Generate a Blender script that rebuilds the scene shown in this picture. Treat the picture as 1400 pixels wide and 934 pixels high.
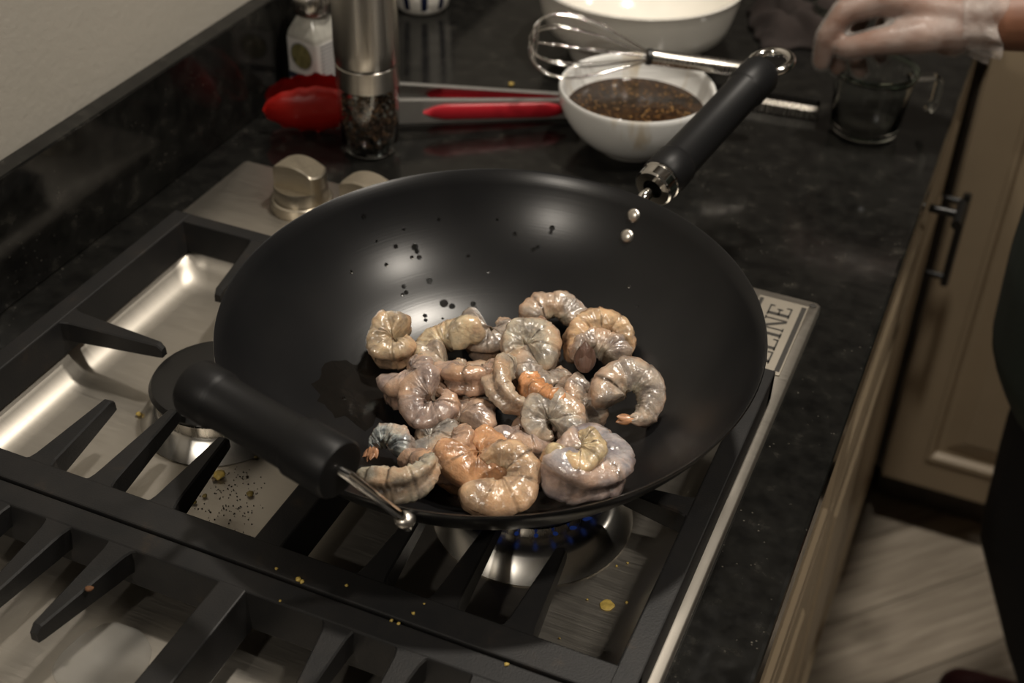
import bpy, bmesh, math, random
from math import sin, cos, pi, radians, sqrt, hypot
from mathutils import Vector, Matrix, noise

random.seed(7)
for o in list(bpy.data.objects):
    bpy.data.objects.remove(o)
scene = bpy.context.scene
COL = scene.collection

# ------------------------------------------------------------------ camera
FPX = 1780.0
def _cam():
    c = Vector((700.0, 467.0))
    d1 = Vector((1656.0 - c.x, -844.0 - c.y, FPX))
    s = 0.045
    k0 = -193 + s * 367
    b = -(FPX * FPX + d1.x * k0) / (d1.x * s + d1.y)
    a = k0 + s * b
    y = d1.normalized()
    z = -Vector((a, b, FPX)).normalized()
    x = y.cross(z)
    return x, y, z
AX, AY, AZ = _cam()                       # world axes in camera coordinates (right, down, forward)
CAM = Vector((0.35373228, -0.85308959, 0.58266256))
RIGHT = Vector((AX.x, AY.x, AZ.x))
DOWN = Vector((AX.y, AY.y, AZ.y))
FWD = Vector((AX.z, AY.z, AZ.z))
UP = -DOWN
cam_data = bpy.data.cameras.new('camera')
cam = bpy.data.objects.new('camera', cam_data)
COL.objects.link(cam)
M = Matrix((RIGHT, UP, -FWD)).transposed().to_4x4()
M.translation = CAM
cam.matrix_world = M
cam_data.sensor_width = 36.0
cam_data.lens = FPX / 1400 * 36
cam_data.clip_start = 0.02
cam_data.dof.use_dof = True
cam_data.dof.focus_distance = 0.79
cam_data.dof.aperture_fstop = 7.1
scene.camera = cam

# ------------------------------------------------------------------ world, lamps, exposure
world = bpy.data.worlds.new('world')
scene.world = world
world.use_nodes = True
world.node_tree.nodes['Background'].inputs[0].default_value = (1.0, 0.86, 0.70, 1)
world.node_tree.nodes['Background'].inputs[1].default_value = 0.04
scene.view_settings.view_transform = 'Standard'
scene.view_settings.look = 'None'
scene.view_settings.exposure = 0.12
scene.view_settings.gamma = 1.0
scene.view_settings.use_curve_mapping = False
CEIL = 1.52
LAMPS = [((0.26, 0.24), 11.0), ((0.95, -0.25), 8.0), ((1.25, 1.0), 3.0), ((-0.15, -1.85), 13.0)]
WARM = (1.0, 0.915, 0.80)

# ------------------------------------------------------------------ pixel helpers
def ray(px, py):
    d = Vector((px - 700.0, py - 467.0, FPX))
    return Vector((AX.dot(d), AY.dot(d), AZ.dot(d)))
def at_z(px, py, z):
    r = ray(px, py)
    return CAM + r * ((z - CAM.z) / r.z)
def at_y(px, py, y):
    r = ray(px, py)
    return CAM + r * ((y - CAM.y) / r.y)

# ------------------------------------------------------------------ node helpers
def new_mat(name):
    m = bpy.data.materials.new(name)
    m.use_nodes = True
    nt = m.node_tree
    return m, nt, nt.nodes['Principled BSDF']
def coords(nt, scale=(1, 1, 1), kind='Object'):
    tc = nt.nodes.new('ShaderNodeTexCoord')
    mp = nt.nodes.new('ShaderNodeMapping')
    mp.inputs['Scale'].default_value = scale
    nt.links.new(tc.outputs[kind], mp.inputs[0])
    return mp.outputs[0]
def tex_noise(nt, vec, scale, detail=3, rough=0.5):
    n = nt.nodes.new('ShaderNodeTexNoise')
    n.inputs['Scale'].default_value = scale
    n.inputs['Detail'].default_value = detail
    n.inputs['Roughness'].default_value = rough
    if vec is not None:
        nt.links.new(vec, n.inputs['Vector'])
    return n.outputs['Fac']
def ramp(nt, fac, stops):
    r = nt.nodes.new('ShaderNodeValToRGB')
    el = r.color_ramp.elements
    while len(el) < len(stops):
        el.new(0.5)
    for e, (p, c) in zip(el, stops):
        e.position = p
        e.color = c if len(c) == 4 else (*c, 1)
    nt.links.new(fac, r.inputs[0])
    return r.outputs[0]
def mix(nt, fac, a, b, mode='MIX'):
    m = nt.nodes.new('ShaderNodeMix')
    m.data_type = 'RGBA'
    m.blend_type = mode
    for sock, v in ((m.inputs[0], fac), (m.inputs[6], a), (m.inputs[7], b)):
        if isinstance(v, (int, float)):
            sock.default_value = v
        elif isinstance(v, tuple):
            sock.default_value = v if len(v) == 4 else (*v, 1)
        else:
            nt.links.new(v, sock)
    return m.outputs[2]
def bump(nt, p, h, strength=0.2, dist=0.001):
    b = nt.nodes.new('ShaderNodeBump')
    b.inputs['Strength'].default_value = strength
    b.inputs['Distance'].default_value = dist
    nt.links.new(h, b.inputs['Height'])
    nt.links.new(b.outputs[0], p.inputs['Normal'])
def plain(name, col, rough=0.5, metal=0.0, coat=0.0, bump_s=None, var=0.0, vscale=40, spec=None):
    m, nt, p = new_mat(name)
    p.inputs['Base Color'].default_value = (*col, 1)
    p.inputs['Roughness'].default_value = rough
    p.inputs['Metallic'].default_value = metal
    p.inputs['Coat Weight'].default_value = coat
    if spec is not None:
        p.inputs['Specular IOR Level'].default_value = spec
    v = coords(nt)
    if var:
        n = tex_noise(nt, v, vscale, 4)
        lo = tuple(c * (1 - var) for c in col); hi = tuple(min(1, c * (1 + var)) for c in col)
        nt.links.new(ramp(nt, n, [(0.3, lo), (0.7, hi)]), p.inputs['Base Color'])
    if bump_s:
        sc, st, di = bump_s
        bump(nt, p, tex_noise(nt, v, sc, 3), st, di)
    return m

MAT = {}
# black granite with fine grey flecks
m, nt, p = new_mat('granite')
v = coords(nt)
n1 = tex_noise(nt, v, 55, 5, 0.6)
vor = nt.nodes.new('ShaderNodeTexVoronoi'); vor.inputs['Scale'].default_value = 190
nt.links.new(v, vor.inputs['Vector'])
fl = ramp(nt, vor.outputs['Distance'], [(0.0, (1, 1, 1)), (0.16, (0, 0, 0))])
n2 = tex_noise(nt, v, 28, 3)
flm = mix(nt, 1.0, fl, ramp(nt, n2, [(0.5, (0, 0, 0)), (0.64, (1, 1, 1))]), 'MULTIPLY')
base = ramp(nt, n1, [(0.35, (0.0055, 0.0054, 0.0051)), (0.6, (0.011, 0.0107, 0.0097)), (0.75, (0.030, 0.028, 0.024))])
nt.links.new(mix(nt, flm, base, (0.13, 0.12, 0.10)), p.inputs['Base Color'])
p.inputs['Roughness'].default_value = 0.2
p.inputs['Specular IOR Level'].default_value = 0.38
nt.links.new(ramp(nt, tex_noise(nt, v, 90, 3), [(0.3, (0.08, 0.08, 0.08)), (0.75, (0.20, 0.20, 0.20))]), p.inputs['Roughness'])
MAT['granite'] = m
# painted wall
m, nt, p = new_mat('wall_paint')
v = coords(nt)
nt.links.new(ramp(nt, tex_noise(nt, v, 6, 4), [(0.3, (0.40, 0.375, 0.325)), (0.7, (0.44, 0.41, 0.36))]), p.inputs['Base Color'])
p.inputs['Roughness'].default_value = 0.6
bump(nt, p, tex_noise(nt, v, 160, 3), 0.35, 0.0012)
MAT['wall'] = m
MAT['wall_dimmed'] = plain('dimmed_wall_paint', (0.10, 0.085, 0.07), 0.6, bump_s=(120, 0.2, 0.001))  # dimness of the far room put into the colour, keeps granite reflections black
MAT['ceiling'] = plain('ceiling_paint', (0.45, 0.43, 0.40), 0.8, bump_s=(120, 0.2, 0.001))
# brushed stainless steel
def steel(name, col, rough, stretch, bs=0.05):
    m, nt, p = new_mat(name)
    p.inputs['Metallic'].default_value = 1.0
    v = coords(nt, stretch)
    n = tex_noise(nt, v, 12, 4, 0.6)
    nt.links.new(ramp(nt, n, [(0.3, tuple(c * 0.9 for c in col)), (0.7, col)]), p.inputs['Base Color'])
    nt.links.new(ramp(nt, n, [(0.3, (rough * 0.85,) * 3), (0.7, (rough * 1.2,) * 3)]), p.inputs['Roughness'])
    bump(nt, p, n, bs, 0.0004)
    return m
MAT['steel_pan'] = steel('brushed_pan_steel', (0.50, 0.465, 0.41), 0.43, (3, 260, 3), 0.012)
MAT['steel'] = steel('satin_steel', (0.62, 0.59, 0.54), 0.25, (60, 60, 2))
MAT['knob_steel'] = steel('knob_steel', (0.60, 0.545, 0.45), 0.30, (3, 160, 160), 0.03)
def turned(name, col, rough):
    m, nt, p = new_mat(name)
    p.inputs['Metallic'].default_value = 1.0
    p.inputs['Roughness'].default_value = rough
    p.inputs['Anisotropic'].default_value = 0.8
    p.inputs['Anisotropic Rotation'].default_value = 0.25
    tg_ = nt.nodes.new('ShaderNodeTangent'); tg_.direction_type = 'RADIAL'; tg_.axis = 'Z'
    nt.links.new(tg_.outputs[0], p.inputs['Tangent'])
    n = tex_noise(nt, coords(nt, (6, 6, 900)), 3, 3)
    nt.links.new(ramp(nt, n, [(0.3, tuple(c * 0.92 for c in col)), (0.7, col)]), p.inputs['Base Color'])
    return m
MAT['turned'] = turned('turned_steel', (0.56, 0.53, 0.48), 0.30)
MAT['burner_steel'] = plain('burner_steel', (0.62, 0.60, 0.56), 0.27, 1.0)
MAT['chrome'] = plain('chrome', (0.75, 0.73, 0.70), 0.10, 1.0)
MAT['arm_steel'] = plain('arm_steel', (0.62, 0.61, 0.59), 0.42, 0.65)
MAT['alu'] = plain('rivet_aluminium', (0.70, 0.66, 0.60), 0.32, 1.0, bump_s=(300, 0.1, 0.0005))
# cast iron with rusty scorch near the middle
m, nt, p = new_mat('cast_iron')
v = coords(nt)
n = tex_noise(nt, v, 38, 4, 0.65)
nt.links.new(ramp(nt, n, [(0.35, (0.0085, 0.0085, 0.0088)), (0.62, (0.013, 0.012, 0.0115)), (0.78, (0.034, 0.024, 0.016))]), p.inputs['Base Color'])
p.inputs['Roughness'].default_value = 0.50
p.inputs['Specular IOR Level'].default_value = 0.32
bump(nt, p, tex_noise(nt, v, 900, 3), 0.25, 0.0005)
MAT['iron'] = m
MAT['cap_black'] = plain('burner_enamel', (0.010, 0.0095, 0.009), 0.4, bump_s=(300, 0.15, 0.0004))
# wok: seasoned black carbon steel with concentric spinning marks
m, nt, p = new_mat('wok_black')
v = coords(nt)
sep = nt.nodes.new('ShaderNodeSeparateXYZ'); nt.links.new(v, sep.inputs[0])
x2 = nt.nodes.new('ShaderNodeMath'); x2.operation = 'MULTIPLY'; nt.links.new(sep.outputs[0], x2.inputs[0]); nt.links.new(sep.outputs[0], x2.inputs[1])
y2 = nt.nodes.new('ShaderNodeMath'); y2.operation = 'MULTIPLY_ADD'; nt.links.new(sep.outputs[1], y2.inputs[0]); nt.links.new(sep.outputs[1], y2.inputs[1]); nt.links.new(x2.outputs[0], y2.inputs[2])
rr = nt.nodes.new('ShaderNodeMath'); rr.operation = 'SQRT'; nt.links.new(y2.outputs[0], rr.inputs[0])
cmb = nt.nodes.new('ShaderNodeCombineXYZ'); nt.links.new(rr.outputs[0], cmb.inputs[0])
zz = nt.nodes.new('ShaderNodeMath'); zz.operation = 'MULTIPLY'; zz.inputs[1].default_value = 0.7; nt.links.new(sep.outputs[2], zz.inputs[0]); nt.links.new(zz.outputs[0], cmb.inputs[1])
rings = tex_noise(nt, cmb.outputs[0], 700, 3, 0.7)
n = tex_noise(nt, v, 14, 4)
nt.links.new(ramp(nt, n, [(0.35, (0.0062, 0.0064, 0.0072)), (0.7, (0.0105, 0.0105, 0.011))]), p.inputs['Base Color'])
p.inputs['Roughness'].default_value = 0.29
p.inputs['Specular IOR Level'].default_value = 0.45
bump(nt, p, rings, 0.10, 0.0003)
MAT['wok'] = m
MAT['grip'] = plain('black_grip', (0.008, 0.008, 0.0085), 0.45, bump_s=(260, 0.1, 0.0004), spec=0.22)
MAT['ceramic'] = plain('white_glaze', (0.82, 0.79, 0.72), 0.12, coat=0.3, var=0.03, vscale=20)
# bowl with dribbles of sauce on its glaze
m, nt, p = new_mat('bowl_glaze')
v = coords(nt, (26, 26, 4))
dr = ramp(nt, tex_noise(nt, v, 1.6, 3), [(0.60, (0, 0, 0)), (0.72, (0.55, 0.55, 0.55))])
nt.links.new(mix(nt, dr, (0.80, 0.80, 0.78), (0.50, 0.37, 0.18)), p.inputs['Base Color'])
p.inputs['Roughness'].default_value = 0.12
MAT['bowl_glaze'] = m
m, nt, p = new_mat('soy_sauce')
v = coords(nt)
nt.links.new(ramp(nt, tex_noise(nt, v, 230, 3, 0.7), [(0.45, (0.016, 0.008, 0.004)), (0.62, (0.06, 0.028, 0.010)), (0.74, (0.24, 0.13, 0.035))]), p.inputs['Base Color'])
p.inputs['Roughness'].default_value = 0.12
bump(nt, p, tex_noise(nt, v, 200, 3), 0.25, 0.001)
MAT['sauce'] = m
MAT['garlic'] = plain('garlic_bit', (0.33, 0.18, 0.05), 0.4)
MAT['red_silicone'] = plain('red_silicone', (0.42, 0.011, 0.006), 0.38, bump_s=(200, 0.1, 0.0004))
MAT['red_grip'] = plain('red_grip', (0.42, 0.012, 0.022), 0.4)
MAT['cabinet'] = plain('cabinet_paint', (0.37, 0.29, 0.195), 0.42, var=0.05, vscale=12, bump_s=(90, 0.08, 0.0006))
MAT['black_metal'] = plain('black_metal', (0.012, 0.012, 0.012), 0.35, 0.3)
MAT['toe'] = plain('toe_kick', (0.06, 0.048, 0.036), 0.6, var=0.2)
MAT['dark_print'] = plain('etched_dark', (0.035, 0.032, 0.028), 0.5)
MAT['badge'] = plain('badge_plate', (0.55, 0.50, 0.42), 0.45, 0.95, var=0.05)
MAT['white_label'] = plain('white_label', (0.62, 0.61, 0.58), 0.5, var=0.05)
MAT['jar_plastic'] = plain('jar_glass', (0.42, 0.41, 0.37), 0.15, var=0.25, vscale=60)
MAT['label_olive'] = plain('label_olive', (0.16, 0.15, 0.06), 0.5, var=0.5, vscale=160)
MAT['label_navy'] = plain('label_navy', (0.02, 0.025, 0.04), 0.5)
MAT['label_text'] = plain('label_text', (0.27, 0.27, 0.28), 0.5)
MAT['cream_wall'] = MAT['wall']
MAT['navy'] = plain('navy_glaze', (0.012, 0.016, 0.045), 0.2)
# peppercorns
m, nt, p = new_mat('peppercorn')
oi = nt.nodes.new('ShaderNodeObjectInfo')
v = coords(nt)
nt.links.new(ramp(nt, tex_noise(nt, v, 150, 2), [(0.35, (0.02, 0.012, 0.008)), (0.55, (0.11, 0.055, 0.028)), (0.75, (0.34, 0.19, 0.09))]), p.inputs['Base Color'])
p.inputs['Roughness'].default_value = 0.6
MAT['pepper'] = m
# glass kinds
def glass(name, col, rough=0.0, ior=1.45):
    m, nt, p = new_mat(name)
    p.inputs['Base Color'].default_value = (*col, 1)
    p.inputs['Transmission Weight'].default_value = 1.0
    p.inputs['Roughness'].default_value = rough
    p.inputs['IOR'].default_value = ior
    return m
MAT['glass'] = glass('clear_glass', (0.95, 0.97, 0.95))
MAT['green_glass'] = glass('green_tinted_glass', (0.78, 0.95, 0.84))
MAT['water'] = glass('water', (0.97, 0.97, 0.96), 0.0, 1.33)
MAT['oil'] = glass('cooking_oil', (0.85, 0.72, 0.35), 0.02, 1.4)
m, nt, p = new_mat('wet_film')
p.inputs['Base Color'].default_value = (0.012, 0.010, 0.008, 1)
p.inputs['Roughness'].default_value = 0.08
p.inputs['Alpha'].default_value = 0.55
bump(nt, p, tex_noise(nt, coords(nt), 90, 3), 0.5, 0.002)
MAT['film'] = m
m, nt, p = new_mat('clear_spill')
p.inputs['Base Color'].default_value = (0.5, 0.5, 0.48, 1)
p.inputs['Roughness'].default_value = 0.06
p.inputs['Alpha'].default_value = 0.14
p.inputs['Specular IOR Level'].default_value = 0.8
MAT['spill'] = m
# fabrics
MAT['towel'] = plain('maroon_towel', (0.019, 0.012, 0.010), 0.9, bump_s=(700, 0.5, 0.001), var=0.25, vscale=30)
MAT['shirt'] = plain('dark_green_knit', (0.012, 0.021, 0.016), 0.9, bump_s=(500, 0.5, 0.001), var=0.15)
MAT['trousers'] = plain('black_cotton', (0.0045, 0.0045, 0.005), 0.95, bump_s=(500, 0.3, 0.001))
MAT['shoe'] = plain('maroon_shoe', (0.06, 0.012, 0.016), 0.6)
MAT['sole'] = plain('pale_sole', (0.35, 0.33, 0.30), 0.7)
MAT['hair'] = plain('black_hair', (0.008, 0.006, 0.005), 0.6, bump_s=(200, 0.5, 0.002))
m, nt, p = new_mat('brown_skin')
v = coords(nt)
nt.links.new(ramp(nt, tex_noise(nt, v, 30, 3), [(0.3, (0.14, 0.056, 0.030)), (0.7, (0.20, 0.085, 0.045))]), p.inputs['Base Color'])
p.inputs['Roughness'].default_value = 0.5
p.inputs['Subsurface Weight'].default_value = 0.1
p.inputs['Subsurface Radius'].default_value = (0.006, 0.002, 0.001)
MAT['skin'] = m
# thin clear plastic glove: mostly see-through film with milky gloss
m, nt, p = new_mat('clear_glove')
v = coords(nt)
p.inputs['Base Color'].default_value = (0.62, 0.56, 0.52, 1)
p.inputs['Roughness'].default_value = 0.35
p.inputs['Specular IOR Level'].default_value = 0.7
nt.links.new(ramp(nt, tex_noise(nt, v, 45, 4), [(0.3, (0.10,) * 3), (0.75, (0.36,) * 3)]), p.inputs['Alpha'])
bump(nt, p, tex_noise(nt, v, 60, 4), 0.6, 0.004)
MAT['glove'] = m
# floor planks: grey-brown wood
m, nt, p = new_mat('grey_wood')
oi = nt.nodes.new('ShaderNodeObjectInfo')
v = coords(nt, (1, 16, 1))
g = tex_noise(nt, v, 5, 5, 0.6)
wood = ramp(nt, g, [(0.3, (0.25, 0.215, 0.175)), (0.55, (0.40, 0.355, 0.295)), (0.75, (0.55, 0.50, 0.43))])
rnd = ramp(nt, oi.outputs['Random'], [(0.0, (0.72, 0.70, 0.68)), (1.0, (1.15, 1.12, 1.08))])
nt.links.new(mix(nt, 1.0, wood, rnd, 'MULTIPLY'), p.inputs['Base Color'])
p.inputs['Roughness'].default_value = 0.42
bump(nt, p, g, 0.15, 0.001)
MAT['wood'] = m
MAT['subfloor'] = plain('floor_joint', (0.05, 0.042, 0.035), 0.8)
# lamp lens and flame
def emit(name, col, st):
    m = bpy.data.materials.new(name); m.use_nodes = True
    nt = m.node_tree; nt.nodes.clear()
    e = nt.nodes.new('ShaderNodeEmission'); o = nt.nodes.new('ShaderNodeOutputMaterial')
    e.inputs[0].default_value = (*col, 1); e.inputs[1].default_value = st
    nt.links.new(e.outputs[0], o.inputs[0])
    return m
MAT['flame'] = emit('blue_flame', (0.10, 0.22, 1.0), 0.05)
MAT['lens'] = emit('lamp_lens', WARM, 6.0)
MAT['trim'] = plain('lamp_trim', (0.7, 0.68, 0.65), 0.5)
# crumbs
MAT['crumb_y'] = plain('crumb_yellow', (0.42, 0.30, 0.07), 0.5, var=0.3, vscale=300)
MAT['crumb_g'] = plain('crumb_olive', (0.17, 0.125, 0.03), 0.5, var=0.3, vscale=300)
MAT['crumb_b'] = plain('crumb_brown', (0.07, 0.045, 0.02), 0.5, var=0.3, vscale=300)
MAT['speck'] = plain('pepper_speck', (0.03, 0.025, 0.018), 0.6)
MAT['rust'] = plain('rust_flake', (0.11, 0.045, 0.015), 0.8, var=0.4, vscale=300)

# shrimp meat
def shrimp_mat():
    m, nt, p = new_mat('raw_shrimp')
    oi = nt.nodes.new('ShaderNodeObjectInfo')
    def attr(n):
        a = nt.nodes.new('ShaderNodeAttribute'); a.attribute_name = n
        return a.outputs['Fac']
    v = coords(nt)
    n1 = tex_noise(nt, v, 110, 4, 0.6)
    n2 = tex_noise(nt, v, 260, 3)
    n3 = tex_noise(nt, v, 48, 3, 0.6)
    dark = mix(nt, 1.0, oi.outputs['Color'], (0.56, 0.54, 0.55), 'MULTIPLY')
    lite = mix(nt, 1.0, oi.outputs['Color'], (1.16, 1.10, 1.02), 'MULTIPLY')
    body = mix(nt, ramp(nt, n1, [(0.36, (0, 0, 0)), (0.64, (1, 1, 1))]), dark, lite)
    body = mix(nt, ramp(nt, n3, [(0.50, (0, 0, 0)), (0.68, (0.55, 0.55, 0.55))]), body, (0.56, 0.33, 0.18))
    # pale, cloudy meat on the belly side; warm blush on the back
    belly = ramp(nt, attr('belly'), [(0.40, (0, 0, 0)), (0.90, (0.85, 0.85, 0.85))])
    body = mix(nt, belly, body, (0.66, 0.60, 0.44))
    back = nt.nodes.new('ShaderNodeMath'); back.operation = 'MULTIPLY'
    nt.links.new(ramp(nt, attr('back'), [(0.6, (0, 0, 0)), (1.0, (0.7, 0.7, 0.7))]), back.inputs[0])
    nt.links.new(n1, back.inputs[1])
    body = mix(nt, back.outputs[0], body, (0.56, 0.30, 0.17))
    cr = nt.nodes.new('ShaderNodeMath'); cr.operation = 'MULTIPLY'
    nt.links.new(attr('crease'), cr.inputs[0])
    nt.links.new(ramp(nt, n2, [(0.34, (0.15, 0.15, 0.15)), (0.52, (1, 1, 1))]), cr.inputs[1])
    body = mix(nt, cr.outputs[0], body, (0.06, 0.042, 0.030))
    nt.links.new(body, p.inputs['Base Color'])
    p.inputs['Roughness'].default_value = 0.20
    p.inputs['Specular IOR Level'].default_value = 0.6
    p.inputs['Subsurface Weight'].default_value = 0.35
    p.inputs['Subsurface Radius'].default_value = (0.006, 0.0035, 0.0025)
    p.inputs['Coat Weight'].default_value = 0.6
    p.inputs['Coat Roughness'].default_value = 0.08
    bump(nt, p, tex_noise(nt, v, 230, 4), 0.5, 0.0022)
    return m
MAT['shrimp'] = shrimp_mat()
m, nt, p = new_mat('shrimp_tail')
oi = nt.nodes.new('ShaderNodeObjectInfo')
v = coords(nt)
st = tex_noise(nt, coords(nt, (1, 9, 9)), 70, 3)
nt.links.new(mix(nt, ramp(nt, st, [(0.35, (0, 0, 0)), (0.65, (0.7, 0.7, 0.7))]), oi.outputs['Color'], (0.10, 0.06, 0.04)), p.inputs['Base Color'])
p.inputs['Roughness'].default_value = 0.28
bump(nt, p, st, 0.3, 0.0008)
MAT['tail'] = m

# ------------------------------------------------------------------ mesh helpers
def link_mesh(name, verts, faces, mat, parent=None, smooth=True):
    me = bpy.data.meshes.new(name)
    me.from_pydata([tuple(v) for v in verts], [], faces)
    me.update()
    o = bpy.data.objects.new(name, me)
    COL.objects.link(o)
    if mat is not None:
        me.materials.append(MAT[mat] if isinstance(mat, str) else mat)
    if smooth:
        for f in me.polygons:
            f.use_smooth = True
    if parent is not None:
        o.parent = parent
    return o
def from_bm(name, bm, mat, parent=None, smooth=True):
    bmesh.ops.recalc_face_normals(bm, faces=bm.faces[:])
    me = bpy.data.meshes.new(name)
    bm.to_mesh(me); bm.free()
    o = bpy.data.objects.new(name, me)
    COL.objects.link(o)
    me.materials.append(MAT[mat] if isinstance(mat, str) else mat)
    if smooth:
        for f in me.polygons:
            f.use_smooth = True
    if parent is not None:
        o.parent = parent
    return o
def sharp(o, ang=35):
    me = o.data
    bm = bmesh.new(); bm.from_mesh(me)
    for e in bm.edges:
        if len(e.link_faces) == 2 and e.calc_face_angle(0) > radians(ang):
            e.smooth = False
    bm.to_mesh(me); bm.free()
    return o
def empty(name, loc=(0, 0, 0), rot=None):
    o = bpy.data.objects.new(name, None)
    COL.objects.link(o)
    o.location = loc
    o.empty_display_size = 0.03
    if rot is not None:
        o.rotation_euler = rot
    return o
def tag(o, label, cat, group=None, kind=None):
    o['label'] = label; o['category'] = cat
    if group: o['group'] = group
    if kind: o['kind'] = kind
    return o
def box(bm, x0, x1, y0, y1, z0, z1, bev=0.0, seg=2):
    vs = [bm.verts.new(c) for c in ((x0, y0, z0), (x1, y0, z0), (x1, y1, z0), (x0, y1, z0), (x0, y0, z1), (x1, y0, z1), (x1, y1, z1), (x0, y1, z1))]
    fs = [bm.faces.new([vs[i] for i in q]) for q in ((3, 2, 1, 0), (4, 5, 6, 7), (0, 1, 5, 4), (1, 2, 6, 5), (2, 3, 7, 6), (3, 0, 4, 7))]
    if bev:
        es = list({e for f in fs for e in f.edges})
        bmesh.ops.bevel(bm, geom=es, offset=bev, segments=seg, affect='EDGES', profile=0.5)
    return vs
def box_obj(name, dims, mat, parent=None, bev=0.0, seg=2):
    bm = bmesh.new(); box(bm, *dims, bev=bev, seg=seg)
    o = from_bm(name, bm, mat, parent, smooth=bool(bev))
    if bev: sharp(o, 40)
    return o
def lathe(bm, prof, segs=48, mat4=None, close=False):
    """prof: list of (r, z). rings joined into a surface; r=0 becomes a pole"""
    rings = []
    for r, z in prof:
        if r < 1e-6:
            rings.append([bm.verts.new((0, 0, z))])
        else:
            rings.append([bm.verts.new((r * cos(2 * pi * k / segs), r * sin(2 * pi * k / segs), z)) for k in range(segs)])
    pairs = list(zip(rings[:-1], rings[1:]))
    if close: pairs.append((rings[-1], rings[0]))
    for a, b in pairs:
        for k in range(segs):
            k2 = (k + 1) % segs
            if len(a) == 1 and len(b) == 1: continue
            if len(a) == 1: bm.faces.new((a[0], b[k], b[k2]))
            elif len(b) == 1: bm.faces.new((a[k], b[0], a[k2]))
            else: bm.faces.new((a[k], b[k], b[k2], a[k2]))
    if mat4 is not None:
        vs = [v for r in rings for v in r]
        bmesh.ops.transform(bm, matrix=mat4, verts=vs)
def lathe_obj(name, prof, mat, parent=None, segs=48, mat4=None, close=False, ang=40):
    bm = bmesh.new(); lathe(bm, prof, segs, mat4, close)
    return sharp(from_bm(name, bm, mat, parent), ang)
def tube(bm, pts, rad, segs=10, closed=False, caps=True):
    pts = [Vector(p) for p in pts]
    n = len(pts)
    if isinstance(rad, (int, float)): rad = [rad] * n
    rings = []
    ref = None
    for i, p in enumerate(pts):
        if closed: t = (pts[(i + 1) % n] - pts[i - 1]).normalized()
        else: t = (pts[min(i + 1, n - 1)] - pts[max(i - 1, 0)]).normalized()
        if ref is None:
            ref = t.orthogonal().normalized()
        ref = (ref - t * ref.dot(t)).normalized()
        b = t.cross(ref)
        rings.append([bm.verts.new(p + (ref * cos(2 * pi * k / segs) + b * sin(2 * pi * k / segs)) * rad[i]) for k in range(segs)])
    pr = list(zip(rings[:-1], rings[1:]))
    if closed: pr.append((rings[-1], rings[0]))
    for a, b in pr:
        for k in range(segs):
            bm.faces.new((a[k], a[(k + 1) % segs], b[(k + 1) % segs], b[k]))
    if caps and not closed:
        bm.faces.new(rings[0][::-1]); bm.faces.new(rings[-1])
def tube_obj(name, pts, rad, mat, parent=None, segs=12, closed=False):
    bm = bmesh.new(); tube(bm, pts, rad, segs, closed)
    return sharp(from_bm(name, bm, mat, parent), 50)
def prism(bm, poly, z0, z1, poly_top=None):
    """polygon in xy from z0 to z1 (z may be lists)"""
    n = len(poly)
    pt = poly_top or poly
    za = z0 if isinstance(z0, (list, tuple)) else [z0] * n
    zb = z1 if isinstance(z1, (list, tuple)) else [z1] * n
    a = [bm.verts.new((x, y, z)) for (x, y), z in zip(poly, za)]
    b = [bm.verts.new((x, y, z)) for (x, y), z in zip(pt, zb)]
    bm.faces.new(a[::-1]); bm.faces.new(b)
    for k in range(n):
        bm.faces.new((a[k], a[(k + 1) % n], b[(k + 1) % n], b[k]))
def bevel_mod(o, w, seg=2, ang=30):
    md = o.modifiers.new('bevel', 'BEVEL'); md.width = w; md.segments = seg
    md.limit_method = 'ANGLE'; md.angle_limit = radians(ang)
    return o
def rrect(x0, x1, y0, y1, r, n=6):
    pts = []
    for cx, cy, a0 in ((x1 - r, y1 - r, 0), (x0 + r, y1 - r, 90), (x0 + r, y0 + r, 180), (x1 - r, y0 + r, 270)):
        for k in range(n + 1):
            a = radians(a0 + 90 * k / n)
            pts.append((cx + r * cos(a), cy + r * sin(a)))
    return pts
def loft(bm, loops, cap_end=True, cap_start=False):
    """loops: list of (xy list, z); same vertex count"""
    rs = [[bm.verts.new((x, y, z)) for x, y in l] for l, z in loops]
    n = len(rs[0])
    for a, b in zip(rs[:-1], rs[1:]):
        for k in range(n):
            bm.faces.new((a[k], a[(k + 1) % n], b[(k + 1) % n], b[k]))
    if cap_end: bm.faces.new(rs[-1])
    if cap_start: bm.faces.new(rs[0][::-1])
def align(d, origin=(0, 0, 0)):
    """matrix taking +Z to direction d"""
    q = Vector(d).to_track_quat('Z', 'Y')
    mm = q.to_matrix().to_4x4(); mm.translation = Vector(origin)
    return mm

# ================================================================== SETTING
FLOOR = -0.915
WALLX = -0.322
BSX = -0.303      # face of the granite upstand
EDGE = 0.306      # front edge of the worktop
RETY = 0.765      # front edge of the return worktop
FARY = 1.42
def structure(o):
    o['kind'] = 'structure'
    return o
structure(box_obj('wall_left', (WALLX - 0.1, WALLX, -2.6, FARY + 0.1, FLOOR, CEIL), 'wall'))
structure(box_obj('wall_back', (WALLX, 3.2, FARY, FARY + 0.1, FLOOR, CEIL), 'wall_dimmed'))
structure(box_obj('ceiling', (WALLX - 0.1, 3.2, -2.6, FARY + 0.1, CEIL, CEIL + 0.08), 'ceiling'))
fl = structure(box_obj('floor', (WALLX, 3.2, -2.6, FARY, FLOOR - 0.06, FLOOR - 0.006), 'subfloor'))
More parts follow.
